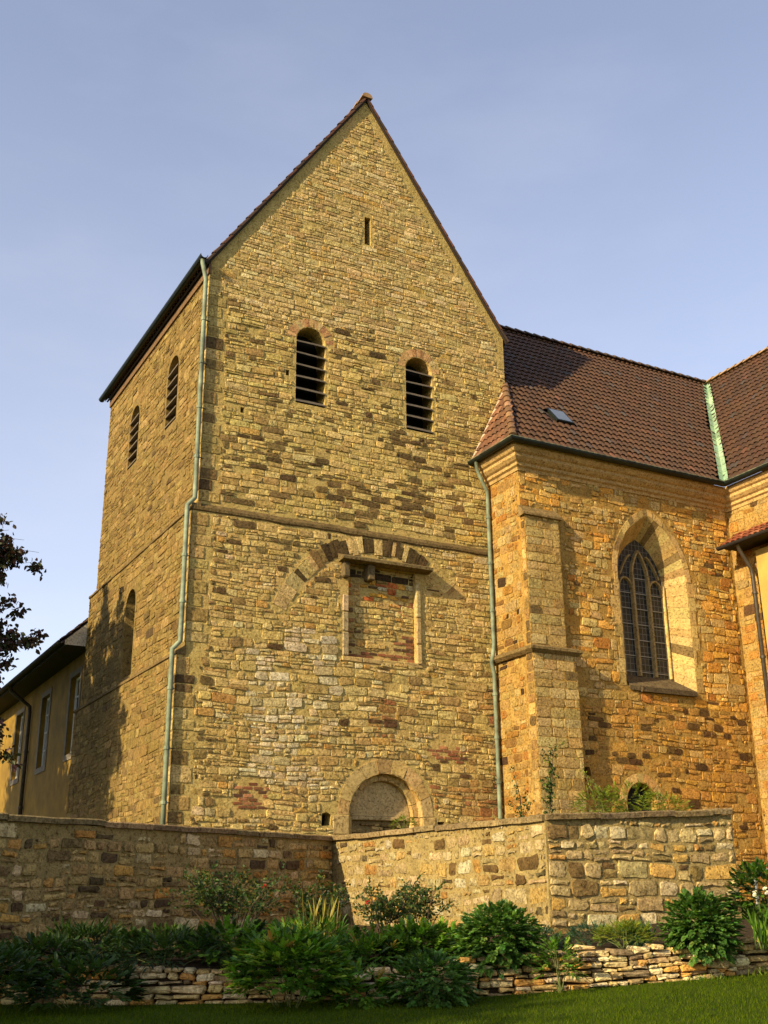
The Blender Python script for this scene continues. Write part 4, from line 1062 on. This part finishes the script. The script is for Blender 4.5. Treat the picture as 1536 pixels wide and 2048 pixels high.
P_TB = [(4, (206, 186, 140)), (3, (192, 170, 122)), (2, (204, 170, 104)), (1.6, (216, 202, 164)), (1.3, (124, 98, 58)), (.9, (112, 98, 68)), (.8, (196, 150, 80))]
P_TR = [(4, (186, 164, 116)), (3, (166, 146, 104)), (2, (188, 150, 84)), (2, (200, 184, 144)), (1.6, (128, 108, 66)), (.8, (104, 84, 52)), (1, (154, 134, 94))]
terrace_wall('terrace_wall', KL, KC, -.40, -.40, -2.75, 'shaded long rubble terrace wall with coping at left', lambda u, v, g: pick(g, P_TW), random.Random(71),
             dict(h=(.12, .26), ar=(.9, 2.8), split=.35, skip=.02, proud=(.006, .04), j=.018, cut=.34, mid=True, wave=.02, gap=(.012, .03), inset=.02, dome=.012))
terrace_wall('terrace_wall', (KC[0]-.0, KC[1]-.0), KR, -.40, -.41, -2.5, 'brightly sunlit pale rubble terrace wall in the middle', lambda u, v, g: pick(g, scl(P_TB, .8)), random.Random(72),
             dict(h=(.14, .30), ar=(.9, 2.3), split=.3, skip=.04, proud=(.003, .024), j=.022, cut=.36, mid=True, wave=.03, gap=(.016, .05), inset=.022, dome=.012))
terrace_wall('terrace_wall', KR, KE, -.41, -.26, -2.5, 'beige rubble terrace wall end section at right, behind round green shrub', lambda u, v, g: pick(g, P_TR), random.Random(73),
             dict(h=(.13, .30), ar=(.9, 2.4), split=.3, skip=.02, proud=(.004, .035), j=.02, cut=.36, mid=True, wave=.025, gap=(.012, .035), inset=.02, dome=.012))

# ------------------------------------------------------------------ dry stone wall and bed
DW = [(-7.2, -7.6, -2.75, -2.25), (-4.82, -8.88, -2.74, -2.27), (-3.85, -9.55, -2.75, -2.28), (-2.79, -10.11, -2.78, -2.33), (-1.37, -10.63, -2.82, -2.42), (-.36, -11.08, -2.80, -2.33), (.22, -11.32, -2.77, -2.25),
      (.94, -11.58, -2.73, -2.20), (1.92, -11.84, -2.71, -2.16), (2.96, -12.09, -2.62, -2.19), (4.07, -12.21, -2.53, -2.11), (6.2, -12.5, -2.45, -2.0)]
dsw = thing('dry_stone_wall', (.2, -11.2, -2.8), 'low dry stone wall of flat sandstones edging the lawn', 'wall')
rng = random.Random(81)
cum = [0]
for a, b in zip(DW, DW[1:]): cum.append(cum[-1]+math.hypot(b[0]-a[0], b[1]-a[1]))
def dwp(s):
    for i in range(len(DW)-1):
        if s <= cum[i+1] or i == len(DW)-2:
            t = (s-cum[i])/(cum[i+1]-cum[i]); a, b = DW[i], DW[i+1]
            U = Vector((b[0]-a[0], b[1]-a[1], 0)).normalized()
            return [a[k]+(b[k]-a[k])*t for k in range(4)], U
ds = []; P_DS = [(4, (206, 184, 136)), (3, (192, 166, 112)), (2, (216, 200, 160)), (2, (198, 152, 84)), (1, (160, 138, 98)), (.7, (140, 122, 92))]
row = 0; off = 0.0
while off < .62:
    hh = rng.uniform(.045, .105); s = rng.uniform(0, .2)
    while s < cum[-1]-.1:
        ww = rng.uniform(.11, .36)*(1.25 if hh > .085 else 1); (x, y, zb, zt), U = dwp(s+ww/2)
        Nn = Vector((U.y, -U.x, 0)); z0 = zb-.06+off+.012*math.sin(s*2.3+row); 
        if z0+hh*.6 < zt+.02 and rng.random() > .03:
            pl = Plane((x, y, 0), U, (0, 0, 1), Nn)
            g = rng.uniform(.006, .014); th = rng.uniform(-.05, .05)
            P = rect8(-ww/2+g, z0+g*.6, ww/2-g, z0+hh-g*.5, rng, .014, .45, True); P = [(p, q+th*p) for p, q in P]
            pr = .02-off*.22+rng.uniform(-.03, .04)
            n = len(P); A_ = [pl.p(p, q, -.3) for p, q in P]; M_ = [pl.p(p, q, pr-.03) for p, q in P]
            cu_, cv_ = sum(p[0] for p in P)/n, sum(p[1] for p in P)/n
            F_ = [pl.p(cu_+(p-cu_)*.86, cv_+(q-cv_)*.74, pr+rng.uniform(-.01, .012)) for p, q in P]; C_ = [pl.p(cu_, cv_, pr+.012)]
            f = [(i, (i+1) % n, n+(i+1) % n, n+i) for i in range(n)]+[(n+i, n+(i+1) % n, 2*n+(i+1) % n, 2*n+i) for i in range(n)]+[(2*n+i, 2*n+(i+1) % n, 3*n) for i in range(n)]
            ds.append((A_+M_+F_+C_, f, pick(rng, P_DS)))
        s += ww
    off += hh; row += 1
emit(ds, 'stone', MT['dry_stone'], dsw, 300)
# soil bed between the dry wall and the terrace wall
mb = MB(); n_c = 14
back = [(-13, -10.6), (-9, -8.4), (-6, -6.8), (-3, -5.2), (-.5, -3.9), (1.2, -3.1), (2.3, -3.2), (2.5, -5.4), (2.6, -7.4), (2.75, -9.15), (4.5, -9.45), (9, -9.9)]
bz = [-2.6, -2.45, -2.3, -2.1, -2.0, -2.0, -2.0, -2.02, -2.05, -2.08, -1.95, -1.85]
for i in range(12):
    x0, y0, zb, zt = DW[i]; U = dwp(cum[i])[1]; Nn = Vector((U.y, -U.x, 0))
    for k in range(n_c):
        t = k/(n_c-1); q = Vector((x0, y0, 0))-Nn*.14
        x = q.x+(back[i][0]-q.x)*t; y = q.y+(back[i][1]-q.y)*t
        z = (zt-.05)+(bz[i]-zt+.05)*t+.05*nse(x, y, 1.4, 2)*min(1, t*6)*(1-t)
        mb.v.append((x, y, z))
for i in range(11):
    for k in range(n_c-1): mb.f.append((i*n_c+k, (i+1)*n_c+k, (i+1)*n_c+k+1, i*n_c+k+1)); mb.c.append((1, 1, 1))
# bank face behind the stones
for i in range(12):
    x0, y0, zb, zt = DW[i]; U = dwp(cum[i])[1]; Nn = Vector((U.y, -U.x, 0)); q = Vector((x0, y0, 0))-Nn*.14
    mb.v += [(q.x, q.y, zt-.05), (q.x, q.y, zb-.2)]
b0 = 12*n_c
for i in range(11): mb.f.append((b0+2*i, b0+2*i+1, b0+2*i+3, b0+2*i+2)); mb.c.append((1, 1, 1))
bed = build('flower_bed', mb, MT['soil']); bed['kind'] = 'structure'
def bed_z(x, y):
    best = None
    for i in range(12):
        for k in range(n_c):
            v = mb_bed[i*n_c+k]; d_ = (v[0]-x)**2+(v[1]-y)**2
            if best is None or d_ < best[0]: best = (d_, v[2])
    return best[1]
mb_bed = mb.v[:12*n_c]

# ------------------------------------------------------------------ plants
def leaf(mb, p, d, n, l, w_, c, fold=.25):
    d = d.normalized(); s = d.cross(n)
    if s.length < 1e-4: s = d.orthogonal()
    s.normalize(); n = s.cross(d).normalized()
    a, b, t = p+d*l*.38, p+d*l*.75, p+d*l-n*l*.12
    v = [p, a+s*w_*.5+n*fold*w_*.5, b+s*w_*.36+n*fold*w_*.3-n*l*.03, t, b-s*w_*.36+n*fold*w_*.3-n*l*.03, a-s*w_*.5+n*fold*w_*.5, a]
    mb.add(v, [(0, 1, 2, 3, 6), (0, 6, 3, 4, 5)], c)
def rdir(g, zmin=-1.0):
    while True:
        v = Vector((g.gauss(0, 1), g.gauss(0, 1), g.gauss(0, 1)))
        if v.length > .01:
            v.normalize()
            if v.z > zmin: return v
def lc(g, pal):
    return pick(g, pal)
G_PEO_ = 0
G_PEO = [(4, (70, 104, 44)), (3, (86, 122, 52)), (2, (58, 90, 42)), (1, (106, 138, 62))]
G_LUSH = [(4, (70, 106, 28)), (3, (92, 132, 38)), (2, (52, 82, 24)), (1.6, (122, 150, 50)), (.3, (140, 120, 56))]
G_DARK = [(4, (44, 68, 26)), (3, (58, 82, 30)), (2, (36, 54, 24))]
G_YEL = [(4, (104, 120, 36)), (3, (128, 140, 46)), (2, (80, 98, 32)), (1, (150, 152, 64))]
G_BLUE = [(3, (62, 92, 70)), (2, (78, 106, 84)), (1, (50, 76, 58))]
def shrub(name, label, cat, base, r, h, g, sprays=150, leaflets=7, ll=.09, lw_=.035, pal=G_PEO, group=None, droop=.5, stems=9, flowers=(), zmin=-.15, fold=.25, mat='leaf', dens=(.55, 1.0), stalk=.16):
    t = thing(name, base, label, cat, group); B_ = Vector(base)
    fm = MB(); sm = MB(); lob = [(rdir(g, 0), g.uniform(.75, 1.2)) for _ in range(7)]
    ends = []
    for k in range(sprays):
        d = rdir(g, zmin); rr_ = g.uniform(*dens)**.6
        wob = max(.6, min(1.25, 1+.35*sum(max(0, d.dot(q)-.6)*(m-.9)*2.5 for q, m in lob)))
        p = B_+Vector((d.x*r*rr_*wob, d.y*r*rr_*wob, h*.46+d.z*h*.52*rr_*wob))
        p.z = max(p.z, B_.z+.02)
        out = Vector((d.x, d.y, d.z*.6+.25)).normalized(); out = (out+rdir(g)*.45).normalized(); out.z -= droop*g.uniform(.1, .8)*.6; out.normalize()
        ends.append((p, out))
        tipc = lc(g, pal)
        for j in range(leaflets):
            tt = (j//2+1)/(leaflets/2+1); q = p+out*stalk*tt-Vector((0, 0, droop*.05*tt*tt))
            sd = out.cross(Vector((0, 0, 1))); sd = sd.normalized() if sd.length > .01 else Vector((1, 0, 0))
            ld = out+sd*(.9 if j % 2 else -.9)*(1-tt*.6)+rdir(g)*.25
            if j == leaflets-1: ld = out
            nn = (Vector((0, 0, 1))+d*.5+rdir(g)*.35)
            k_ = g.uniform(.75, 1.2); c = tuple(x*g.uniform(.85, 1.15) for x in tipc)
            leaf(fm, q, ld, nn, ll*k_, lw_*k_, c, fold)
    build('foliage', fm, MT[mat], t)
    for k in range(stems):
        p, out = ends[k*len(ends)//stems]; b = B_+Vector((g.uniform(-.15, .15)*r, g.uniform(-.15, .15)*r, -.05)); mid = b.lerp(p, .5)+Vector((0, 0, .1*h)); sm.tube([b, mid, p], .008, 5, r2=.003)
    build('stem', sm, MT['stem'], t)
    for (fx, fy, fz, fr, col) in flowers:
        m = MB(); c = Vector((fx, fy, fz))
        for k in range(14):
            dd = rdir(g, -.3); leaf(m, c, dd, rdir(g), fr, fr*.9, tuple(x*g.uniform(.8, 1.1) for x in lin(col)), .3)
        build('blossom', m, MT['petal'], t)
    return t
g = random.Random(91)
shrub('peony_shrub', 'large round blue-green shrub spilling over the dry wall, below middle terrace wall corner', 'shrub', (.55, -11.05, -2.46), .50, .80, g, 1100, 9, .062, .044, group=None, droop=.6, stalk=.12, zmin=-.8, dens=(.12, 1))
shrub('peony_shrub', 'round blue-green shrub in front of the right end of the terrace wall', 'shrub', (3.15, -12.0, -2.36), .44, .84, g, 1000, 9, .062, .044, droop=.6, stalk=.12, zmin=-.8, dens=(.12, 1))
shrub('peony_shrub', 'low leafy shrub growing at the foot of the dry wall, below the largest shrub', 'shrub', (-.72, -11.5, -2.84), .46, .66, g, 600, 9, .06, .038, droop=.6, stalk=.12, zmin=-.8, dens=(.3, 1))
shrub('wall_plant', 'small bright green plant hanging on the face of the dry wall', 'plant', (.95, -11.78, -2.66), .2, .58, g, 80, 7, .07, .03, pal=G_LUSH, droop=.6)
shrub('dwarf_conifer', 'low dark bluish cushion plant behind the dry wall', 'plant', (2.22, -10.85, -2.28), .32, .34, g, 260, 9, .045, .012, pal=G_BLUE, droop=.1, stalk=.08)
shrub('dwarf_conifer', 'dark bluish cushion right beside the largest round shrub', 'plant', (1.55, -10.6, -2.30), .30, .34, g, 220, 9, .045, .012, pal=G_BLUE, droop=.1, stalk=.08)
shrub('cushion_plant', 'low yellow-green mound on top of the dry wall', 'plant', (2.25, -11.5, -2.22), .36, .30, g, 220, 9, .06, .012, pal=G_YEL, droop=.2, stalk=.09)
# lavender-like spikes
t = thing('lavender', (2.68, -11.25, -2.25), 'upright spiky grey-green lavender tuft before the right wall', 'plant'); m = MB()
for k in range(170):
    b = Vector((2.68+g.gauss(0, .09), -11.25+g.gauss(0, .09), -2.25)); d = Vector((g.gauss(0, .3), g.gauss(0, .3), 1)).normalized(); leaf(m, b, d, rdir(g), g.uniform(.3, .46), .013, lc(g, G_BLUE+G_LUSH[:1]), .1)
build('foliage', m, MT['leaf'], t)
# lush perennials filling the bed from the left to the middle
lush = [(-4.6, -8.3, .6, .55, 1), (-3.9, -8.9, .62, .6, 1), (-3.2, -9.2, .7, .68, 1), (-2.5, -9.5, .66, .70, 0), (-1.9, -9.6, .55, .66, 0), (-1.35, -9.8, .5, .6, 0), (-.75, -10.0, .46, .56, 0), (-.2, -10.1, .44, .54, 0),
        (-3.0, -8.2, .7, .72, 1), (-2.1, -8.6, .7, .74, 1), (-1.2, -9.1, .66, .72, 0), (-.45, -9.5, .6, .68, 0), (.25, -9.7, .5, .56, 0), (-1.0, -8.2, .6, .6, 0), (-3.9, -7.6, .6, .6, 1)]
wl = ['at the far left end of the bed', 'second from the left end of the bed', 'beside the grey boulder course in the left bed', 'above the trailing foreground bush', 'left of the bed centre on the wall edge', 'spilling on the wall edge near bed centre',
      'just left of the low foot shrub', 'between foot shrub and largest round shrub', 'below the dark rose bush', 'in front of the rose bush stems', 'behind the front row, left of the pale roses', 'under the pale rose stems', 'left of the largest round shrub',
      'in the recess close to the wall corner', 'near the shaded wall at far left']
for k, (x, y, r_, h_, dk) in enumerate(lush):
    kind_ = k % 4; ll_, lw2, nl, pal_ = ((.12, .055, 5, G_LUSH), (.07, .035, 9, G_PEO), (.15, .028, 5, G_LUSH), (.09, .06, 7, G_DARK+G_LUSH[:2]))[kind_]
    shrub('leafy_perennial', ('dark' if dk else 'bright')+' green '+('broad-leaved', 'small-leaved', 'narrow-leaved', 'round-leaved')[kind_]+' perennial '+wl[k], 'plant', (x, y, bed_z(x, y)-.03), r_*g.uniform(.8, 1.05), h_*g.uniform(.38, .6)*(1 if dk else 1.2), g, int(900/nl), nl, ll_, lw2,
          pal=(G_DARK if dk else pal_), group='leafy perennials in the bed', droop=g.uniform(.2, .8), stalk=g.uniform(.14, .22))
shrub('leafy_bush', 'large glossy green bush trailing over the dry wall onto the lawn', 'bush', (-2.3, -10.9, -2.86), .62, .88, g, 600, 5, .115, .05, pal=G_LUSH, droop=.6, stalk=.17)
shrub('leafy_bush', 'dark low bush against the dry wall near left edge', 'bush', (-4.4, -9.6, -2.85), .6, .55, g, 220, 5, .12, .05, pal=G_DARK, droop=.5)
shrub('leafy_bush', 'small leafy bush on the lawn edge in front of pale wall stones', 'bush', (-1.55, -11.05, -2.85), .36, .46, g, 130, 5, .12, .05, pal=G_LUSH, droop=.5)
shrub('leafy_bush', 'dark shaded bush at bottom left corner', 'bush', (-5.6, -9.4, -2.85), .8, .8, g, 260, 5, .13, .05, pal=G_DARK, droop=.4)
# weeds and tufts along the foot of the dry wall
for s_, lb in ((9.2, 'weedy grass tuft at the wall foot left of the low shrub'), (11.3, 'weedy grass tuft at the wall foot under the largest shrub'), (12.3, 'ragged grass tuft at the wall foot right of the wall plant'), (13.4, 'ragged tuft at the wall foot below the yellow-green mound'), (14.6, 'grass tuft at the wall foot below the right shrub'), (15.3, 'grass tuft at the wall foot near right edge')):
    (x, y, zb, zt), U = dwp(s_); y -= .12
    t = thing('grass_tuft', (x, y, zb-.03), lb, 'grass', 'tufts along the wall foot'); m = MB()
    for k in range(120):
        b = Vector((x+U.x*g.gauss(0, .22), y+U.y*g.gauss(0, .22)+g.gauss(0, .05), zb-.05)); leaf(m, b, Vector((g.gauss(0, .5), g.gauss(0, .5), 1)), rdir(g), g.uniform(.06, .2), g.uniform(.006, .02), lc(g, G_LUSH+G_YEL[:2]), .1)
    build('foliage', m, MT['leaf'], t)
# roses
def rose(base, r, h, label, stems, flowers, seed):
    g = random.Random(seed); t = thing('rose_bush', base, label, 'rose', None); B_ = Vector(base); sm = MB(); fm = MB()
    for k in range(stems):
        a = g.uniform(0, 6.28); d = Vector((math.cos(a)*r*g.uniform(.2, 1), math.sin(a)*r*g.uniform(.2, 1), h*g.uniform(.6, 1)))
        p0 = B_+Vector((d.x*.15, d.y*.15, -.05)); p2 = B_+d; p1 = p0.lerp(p2, .5)+Vector((0, 0, .12*h)); sm.tube([p0, p1, p2], .009, 5, r2=.004)
        for j in range(16):
            q = p1.lerp(p2, g.uniform(-.5, 1)); o_ = rdir(g, -.2)
            for i in range(5): leaf(fm, q+o_*(.04+.03*i), (o_+rdir(g)*.8), rdir(g, 0), g.uniform(.04, .065), .032, lc(g, G_DARK+[(2, (84, 88, 38)), (1, (104, 84, 44))]))
    build('stem', sm, MT['bark'], t); build('foliage', fm, MT['leaf'], t)
    for (fx, fy, fz, fr) in flowers:
        m = MB(); c = Vector((fx, fy, fz))
        for k in range(16): leaf(m, c, rdir(g, -.2), rdir(g), fr, fr*.9, tuple(x*g.uniform(.7, 1.1) for x in lin((200, 24, 36))), .3)
        build('blossom', m, MT['petal'], t)
        m = MB(); m.tube([c, B_+Vector((0, 0, .1))], .004, 4); build('flower_stem', m, MT['stem'], t)
    return t
def at(dist, u, v):
    d = fw+cr*((u-768)/FPX)+cu*((1024-v)/FPX); h_ = math.hypot(d.x, d.y); return CP+d*(dist/h_)
f1 = at(17.0, 530, 1774); f2 = at(16.4, 735, 1806)
rose((-1.75, -7.6, -2.06), 1.1, .95, 'dark sprawling rose bush against the shaded terrace wall with one red bloom', 34, [(f1.x, f1.y, f1.z, .05)], 5)
rose((-.75, -8.4, -2.1), .6, .9, 'thin rose bush at the corner of shaded and sunlit walls', 14, [], 6)
rose((-.15, -9.35, -2.12), .62, .82, 'sparse rose bush before the sunlit wall with one small red bloom', 16, [(f2.x, f2.y, f2.z, .042)], 7)
rose((.85, -8.6, -2.1), .45, .75, 'spindly rose stems before the middle of the sunlit wall', 10, [], 8)
# tall dry grass stems
t = thing('grass_clump', (-.95, -8.9, -2.1), 'tall straw-coloured grass stems between the roses', 'grass'); m = MB()
for k in range(30):
    b = Vector((-.95+g.gauss(0, .12), -8.9+g.gauss(0, .12), -2.15)); leaf(m, b, Vector((g.gauss(0, .14), g.gauss(0, .14), 1)), rdir(g), g.uniform(.4, .8), .007, lc(g, [(2, (150, 140, 70)), (1, (120, 120, 56))]), .1)
build('foliage', m, MT['leaf'], t)
# plants at the right edge
e = at(16.6, 1525, 1890)
fl = []
for (u, v) in ((1510, 1785), (1509, 1791), (1530, 1778), (1534, 1786)):
    q = at(16.3, u, v); fl.append((q.x, q.y, q.z, .035, (236, 232, 214)))
shrub('flowering_plant', 'tall leafy plant with small white blooms at right edge', 'plant', (e.x+.1, e.y, -2.2), .36, 1.0, g, 220, 6, .1, .04, pal=G_DARK+G_LUSH[:1], flowers=fl, droop=.4)
t = thing('grass_clump', (e.x, e.y-.2, -2.2), 'green sword-leaved clump under the white blooms at right edge', 'plant'); m = MB()
for k in range(90):
    b = Vector((e.x+g.gauss(0, .14), e.y-.22+g.gauss(0, .08), -2.22)); leaf(m, b, Vector((g.gauss(0, .3), g.gauss(0, .3), 1)), rdir(g), g.uniform(.35, .65), .03, lc(g, G_LUSH), .15)
build('foliage', m, MT['leaf'], t)
# plants on the terrace
b = at(20.5, 1098, 1640)
t = thing('sapling', (b.x, b.y, tz), 'slender young sapling rising above the terrace wall before the buttress', 'tree'); m = MB(); fm = MB()
tp = at(20.5, 1106, 1502); m.tube([(b.x, b.y, tz), b, b.lerp(tp, .5)+Vector((.02, 0, 0)), tp], .016, 6, r2=.004)
for k in range(46):
    q = b.lerp(tp, g.uniform(-.1, 1)); d = rdir(g, -.1); d.z += .7; d.normalize(); l = g.uniform(.1, .3); m.tube([q, q+d*l], .004, 4)
    for j in range(12): leaf(fm, q+d*l*g.uniform(.2, 1), rdir(g), rdir(g, 0), g.uniform(.035, .06), .028, lc(g, G_DARK+G_YEL[:1]))
build('trunk', m, MT['bark'], t); build('crown', fm, MT['leaf'], t)
b = at(20.6, 1045, 1640)
t = thing('climbing_plant', (b.x, b.y, tz), 'thin wiry climber with sparse leaves left of the sapling', 'plant'); m = MB(); fm = MB()
for (u, v) in ((1024, 1535), (1030, 1560), (1050, 1570), (1018, 1600), (1066, 1600)):
    tp = at(20.6, u, v); pts = [Vector((b.x, b.y, tz)), b, b.lerp(tp, .5)+Vector((.06, .03, .05)), tp]; m.tube(pts, .008, 5, r2=.003)
    for j in range(34): q = b.lerp(tp, g.uniform(0, 1))+rdir(g)*.05; leaf(fm, q, rdir(g), rdir(g, 0), .05, .028, lc(g, G_DARK))
build('stem', m, MT['bark'], t); build('foliage', fm, MT['leaf'], t)
for (u, d_, r_, h_, lb) in ((1200, 20.6, .42, .62, 'yellow-green feathery weeds over terrace wall beside the buttress'), (1262, 20.9, .55, .70, 'tall yellow-green weeds before the low arch in the nave wall'), (1322, 21.0, .46, .52, 'yellow-green weeds at the right end of the terrace wall top')):
    b = at(d_, u, 1640)
    shrub('weed_clump', lb, 'plant', (b.x, b.y, b.z-.12), r_, h_, g, 200, 7, .055, .018, pal=G_YEL, droop=.4, group='weeds behind the terrace wall', zmin=-.3, stalk=.14)
    o = COL.objects
b = at(22.5, 808, 1652); shrub('weed_clump', 'tiny green weed tuft in front of the blocked portal', 'plant', (b.x, b.y, b.z-.08), .22, .22, g, 60, 7, .05, .018, pal=G_YEL, droop=.4, stalk=.08)
# trailing stems from the weeds
t = thing('bramble', (at(20.6, 1180, 1630).x, at(20.6, 1180, 1630).y, tz), 'arching bramble shoots right of the buttress', 'plant'); m = MB(); fm = MB()
for (u0, v0, u1, v1, u2, v2) in ((1200, 1630, 1175, 1560, 1150, 1510), (1210, 1630, 1195, 1575, 1160, 1535), (1240, 1630, 1215, 1590, 1180, 1560)):
    P = [at(20.6, u0, v0), at(20.6, u1, v1), at(20.55, u2, v2)]; m.tube(P, .006, 4, r2=.003)
    for j in range(30): leaf(fm, P[1].lerp(P[g.choice((0, 2))], g.random())+rdir(g)*.04, rdir(g), rdir(g, 0), .045, .02, lc(g, G_YEL))
build('stem', m, MT['stem'], t); build('foliage', fm, MT['leaf'], t)
# hand rail at the right edge
q0 = at(18.2, 1508, 1742); q1 = at(17.4, 1600, 1735)
t = thing('handrail', (q0.x, q0.y, -2.1), 'grey metal handrail post and top bar at right edge', 'handrail')
m = MB(); m.tube([(q0.x, q0.y, -2.1), q0], .024, 8); build('post', m, MT['rail'], t)
m = MB(); m.tube([q0, q1], .024, 8); build('top_rail', m, MT['rail'], t)
m = MB(); m.tube([q0-Vector((0, 0, .02)), Vector((q1.x, q1.y, q1.z-.4))], .012, 6); build('brace', m, MT['pipe_dark'], t)

# ------------------------------------------------------------------ trees
def tree(name, label, base, targets, crown, g, leaves, ll, pal, trunk_r, mat='leaf_dark', group=None, spr=1.0):
    """targets: end points of limbs; crown: extra random blobs (centre, radius, count)"""
    t = thing(name, base, label, 'tree', group); B_ = Vector(base); tm = MB(); fm = MB()
    top = max(p[2] for p in targets); H = top-B_.z
    trunk = [B_+Vector((0, 0, -.3)), B_+Vector((.1, .05, H*.2)), B_+Vector((-.05, .1, H*.45)), B_+Vector((.1, 0, H*.75)), B_+Vector((0, 0, H*.95))]
    tm.tube(trunk, trunk_r, 10, r2=trunk_r*.2)
    def tp(f):
        i = min(3, int(f*4)); return trunk[i].lerp(trunk[i+1], f*4-i)
    for e in targets:
        e = Vector(e); f = max(.25, min(.9, (e.z-B_.z)/H*.8)); s = tp(f)
        mid = s.lerp(e, .5)+Vector((g.uniform(-.2, .2), g.uniform(-.2, .2), .12*(e-s).length))
        tm.tube([s, s.lerp(mid, .5)+Vector((0, 0, .1)), mid], trunk_r*.25, 6, r2=.02)
        k1, k2 = mid.lerp(e, .35)+rdir(g)*.14, mid.lerp(e, .7)+rdir(g)*.14
        tm.tube([mid, k1, k2, e], .02, 5, r2=.004)
        L_ = (e-s).length
        for k in range(9):
            f2 = g.uniform(.45, 1.0); q = (mid.lerp(e, (f2-.5)*2) if f2 > .5 else s.lerp(mid, f2*2)); d = (e-s).normalized()+rdir(g)*1.1; d.normalize(); l = g.uniform(.25, .75)*(1.1-.3*f2)*min(1, L_/3)*spr
            tw_ = q+d*l; tm.tube([q, q.lerp(tw_, .5)+rdir(g)*.05, tw_], .016, 4, r2=.004)
            for j in range(leaves//9):
                c = q.lerp(tw_, g.uniform(.2, 1.05))+rdir(g)*g.uniform(.02, .22)*spr
                k_ = g.uniform(.7, 1.2); leaf(fm, c, rdir(g)-Vector((0, 0, .3)), rdir(g, -.2), ll*k_, ll*.62*k_, lc(g, pal))
    build('trunk', tm, MT['bark'], t); build('crown', fm, MT[mat], t)
    return t
g = random.Random(101)
G_BEECH = [(4, (54, 44, 34)), (3, (48, 56, 30)), (2, (64, 38, 40)), (1, (40, 40, 28))]
tg = [tuple(at(28.5, u-22, v)) for (u, v) in ((100, 1105), (70, 1080), (40, 1060), (85, 1125), (50, 1130), (12, 1045), (20, 1095), (45, 1215), (52, 1235), (20, 1200), (10, 1250), (90, 1285), (30, 1270), (15, 1330), (10, 1370), (30, 1500), (10, 1480), (20, 1440), (-20, 1120), (-20, 1250), (-15, 1400), (-20, 1500), (-30, 960))]
for k in range(120):
    d = rdir(g, -.9); tg.append((-8.8+d.x*3.8*g.uniform(.4, 1), 5.2+d.y*3.8*g.uniform(.4, 1), 6.6+d.z*4.6*g.uniform(.4, 1)))
tree('copper_beech', 'dark leafy tree reaching in from the left edge', (-8.6, 4.6, tz), tg, None, g, 500, .15, G_BEECH, .26)
tg3 = []
for k in range(170):
    d = rdir(g, -.9); tg3.append((-10.2+d.x*4.4*g.uniform(.4, 1), 12.2+d.y*6.2*g.uniform(.5, 1), 8.6+d.z*5.8*g.uniform(.5, 1)))
tree('copper_beech', 'second dark tree further back beyond the left edge, shading the yellow wing', (-10.2, 12.2, tz), tg3, None, g, 330, .26, G_BEECH, .3, spr=2.2)
tg2 = []
for k in range(80):
    d = rdir(g, -.8); tg2.append((-17.8+d.x*3.2*g.uniform(.5, 1), -15.2+d.y*4.2*g.uniform(.5, 1), 4.0+d.z*3.0*g.uniform(.5, 1)))
tree('lime_tree', 'broad leafy tree left of the viewpoint shading the lawn', (-17.8, -15.2, -3.3), tg2, None, g, 260, .2, G_LUSH, .3, 'leaf', spr=1.8)

# ------------------------------------------------------------------ grass on the lawn
mb = MB(); g = random.Random(111)
G_GR = [lin(c) for c in ((58, 78, 4), (68, 86, 8), (49, 68, 4), (84, 94, 14))]
cnt = 0
while cnt < 60000:
    u = g.uniform(-60, 1600); v = g.uniform(1935, 2075); dist = g.uniform(11.5, 17.2)
    dd = fw+cr*((u-768)/FPX); hh = math.hypot(dd.x, dd.y); p = CP+dd*(dist/hh); x, y = p.x, p.y
    # keep in front of the dry wall
    okp = True
    for a, b in zip(DW, DW[1:]):
        if min(a[0], b[0])-.01 <= x <= max(a[0], b[0])+.01:
            t = (x-a[0])/(b[0]-a[0]+1e-9)
            if y > a[1]+(b[1]-a[1])*t-.06: okp = False
            break
    if not okp: continue
    z = lawn_z(x, y); l = g.uniform(.015, .042); w_ = g.uniform(.003, .006); a = g.uniform(0, 6.28)
    lx, ly = g.gauss(0, .35)*l, g.gauss(0, .35)*l; cx, sx = math.cos(a)*w_, math.sin(a)*w_
    mb.add([(x-cx, y-sx, z-.01), (x+cx, y+sx, z-.01), (x+lx, y+ly, z+l)], [(0, 1, 2)], g.choice(G_GR)); cnt += 1
gm_ = M_leaf('grass blade', .9, .25); gm_.node_tree.nodes['Principled BSDF'].inputs['Specular IOR Level'].default_value = .04
o = build('grass', mb, gm_); o['kind'] = 'stuff'; o['label'] = 'short mown grass of the lawn'; o['category'] = 'grass'
